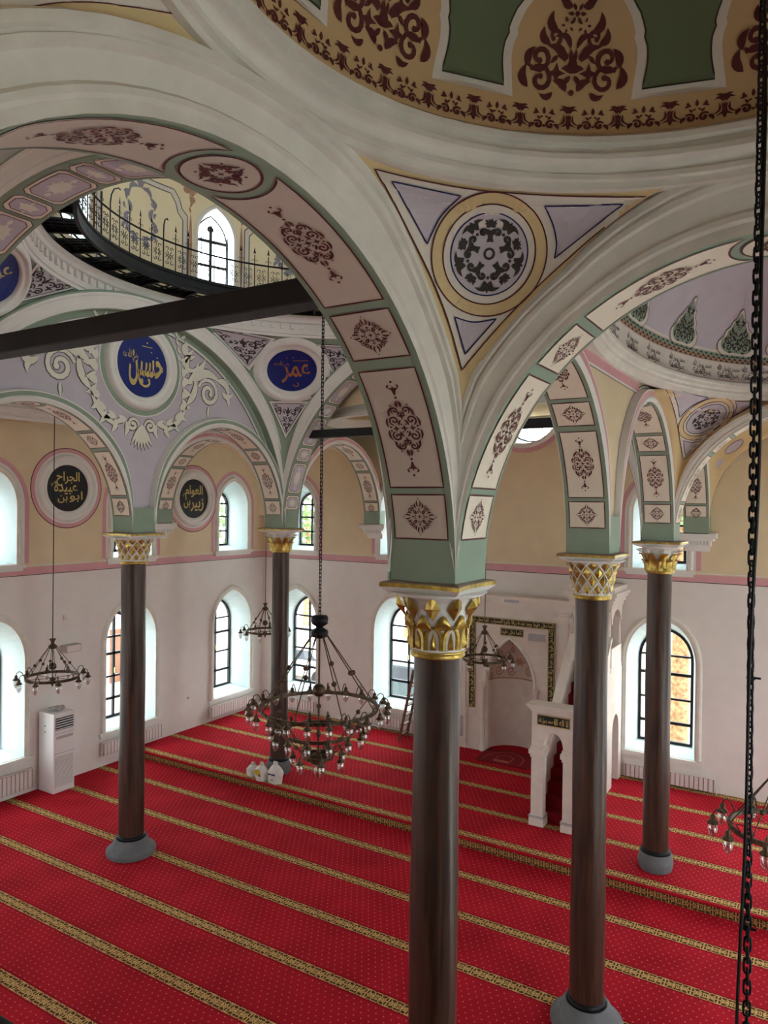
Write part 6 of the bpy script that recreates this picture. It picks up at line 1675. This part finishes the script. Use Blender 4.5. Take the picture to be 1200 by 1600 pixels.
# ------------------------------------------------------------------ gallery the camera stands on
gf = mk('floor_gallery', G().box(XD+.25, XR, YBK, .72, 4.7, 4.95), beamm); struct(gf, 'dark gallery floor under the camera', 'floor')
rl = thing('gallery_handrail', 'dark wooden handrail at the edge of the camera gallery', 'handrail', (-.3, .77, 4.95))
o = mk('rail', G().box(-2.0, 2.27, -.07, .075, .58, .65), beamm, rl); bv = o.modifiers.new('b', 'BEVEL'); bv.width = .02; bv.segments = 3
for i in range(15): mk('baluster', G().lathe([(.025, 0), (.035, .1), (.02, .2), (.035, .35), (.02, .5), (.03, .58)], 10, (-1.9+.29*i, -.08, 0)), beamm, rl, smooth=True)

# ================================================================== OUTSIDE THE WINDOWS
gr = mk('ground', G().box(-70, 60, -60, 90, -.9, -.5), paving); struct(gr, 'pale paved ground outside the windows', 'ground')
def at(px, py, X=None, Y=None):
    d = ray(px, py); t = X/d.x if X is not None else Y/d.y; return EYE+d*t
def tree(x, y, h, r, crown, seed, label, nleaf=420):
    T = thing('tree', label, 'tree', (x, y, -.5)); rnd = random.Random(seed)
    def P(u, v): a = 2*pi*u; rr = r*(1-.55*v)*(1+.08*sin(4*a+9*v)+.05*sin(9*a+3)); return (rr*cos(a)+.1*sin(v*3), rr*sin(a), h*v)
    mk('trunk', G().grid(P, 16, 14, 0, True), bark, T, smooth=True)
    g = G()
    for i in range(nleaf):
        a, b, q = rnd.random()*2*pi, math.acos(rnd.uniform(-1, 1)), rnd.random()**.4; c = Vector((crown*q*sin(b)*cos(a), crown*q*sin(b)*sin(a), h*.92+crown*.8*q*cos(b)))
        u = Vector((rnd.uniform(-1, 1), rnd.uniform(-1, 1), rnd.uniform(-1, 1))).normalized(); w_ = u.orthogonal().normalized(); s_ = rnd.uniform(.16, .34)
        g.add([c-u*s_, c+w_*s_*.4, c+u*s_, c-w_*s_*.4], [(0, 1, 2, 3)])
    fo = mk('foliage', g, leafm, T); fo['kind'] = 'stuff'
p = at(1057, 1050, Y=21.5); tree(p.x, p.y, 8.5, .3, 2.6, 1, 'pine tree with thick bark right outside the end wall window')
p = at(480, 800, Y=29.5); tree(p.x, p.y, 6.5, .25, 3.0, 2, 'leafy tree outside the far corner windows', 700)
p = at(300, 800, X=-30); tree(p.x, p.y, 6.2, .25, 2.6, 4, 'leafy tree outside the left corner windows', 600)
p = at(10, 820, X=-22); tree(p.x, p.y, 6.0, .25, 2.4, 5, 'leafy tree outside the window above the first radiator', 600)
p = at(640, 820, Y=34); tree(p.x, p.y, 6.0, .25, 2.4, 6, 'leafy tree outside the window above the ladder', 600)
hs = thing('house', 'low rubble stone house with red tiled roof outside the left windows', 'house', (-27, 17, -.5))
mk('stone_walls', G().box(-3, 3, -6, 6, 0, 2.9), rubble, hs)
g = G(); 
for i in range(14):
    t0, t1 = i/14, (i+1)/14; g.add([(3.4-3.4*t0, -6.3, 2.8+1.6*t0), (3.4-3.4*t0, 6.3, 2.8+1.6*t0), (3.4-3.4*t1, 6.3, 2.86+1.6*t1), (3.4-3.4*t1, -6.3, 2.86+1.6*t1)], [(0, 1, 2, 3)])
g.add([(0, -6.3, 4.4), (0, 6.3, 4.4), (-3.4, 6.3, 2.8), (-3.4, -6.3, 2.8)], [(0, 1, 2, 3)])
mk('tiled_roof', g, rooft, hs); mk('window_opening', G().box(2.99, 3.02, -1, 0, 1, 2.2), darkslot, hs); mk('door', G().box(2.99, 3.03, 2, 3, 0, 2.1), rungw, hs)
gw_ = thing('garden_wall', 'low rubble garden wall beyond the end wall windows', 'wall', (-8, 26, -.5)); mk('stones', G().box(-14, 14, 0, .5, 0, 1.5), rubble, gw_); mk('coping', G().box(-14, 14, -.06, .56, 1.5, 1.6), paving, gw_)
def car(p, mt, label):
    C_ = thing('car', label, 'car', p)
    pr = [(-2.1, .3), (-2.1, .75), (-1.9, .85), (-1.2, .92), (-.6, 1.4), (.9, 1.42), (1.5, .98), (2.05, .88), (2.1, .35)]
    n = len(pr); mk('body', G().add([(x, y, z) for y in (-.85, .85) for x, z in pr], [tuple(range(n)), tuple(range(n, 2*n))[::-1]]+[(i, (i+1) % n, n+(i+1) % n, n+i) for i in range(n)]), mt, C_)
    for y in (-.86, .86): mk('side_window', G().add([(-1.0, y, .95), (-.55, y, 1.33), (.85, y, 1.35), (1.3, y, .98)], [(0, 1, 2, 3)]), darkslot, C_)
    for x in (-1.35, 1.35):
        for y in (-.8, .8): mk('wheel', G().tube([(x, y-.1, .32), (x, y+.1, .32)], .32, 14), rubber, C_)
p = at(641, 1021, Y=23.5); car((p.x, p.y, -.5), carp, 'dark parked car outside the ladder window')
p = at(476, 1000, Y=24); car((p.x, p.y, -.5), ac_white, 'white parked car outside the corner window')
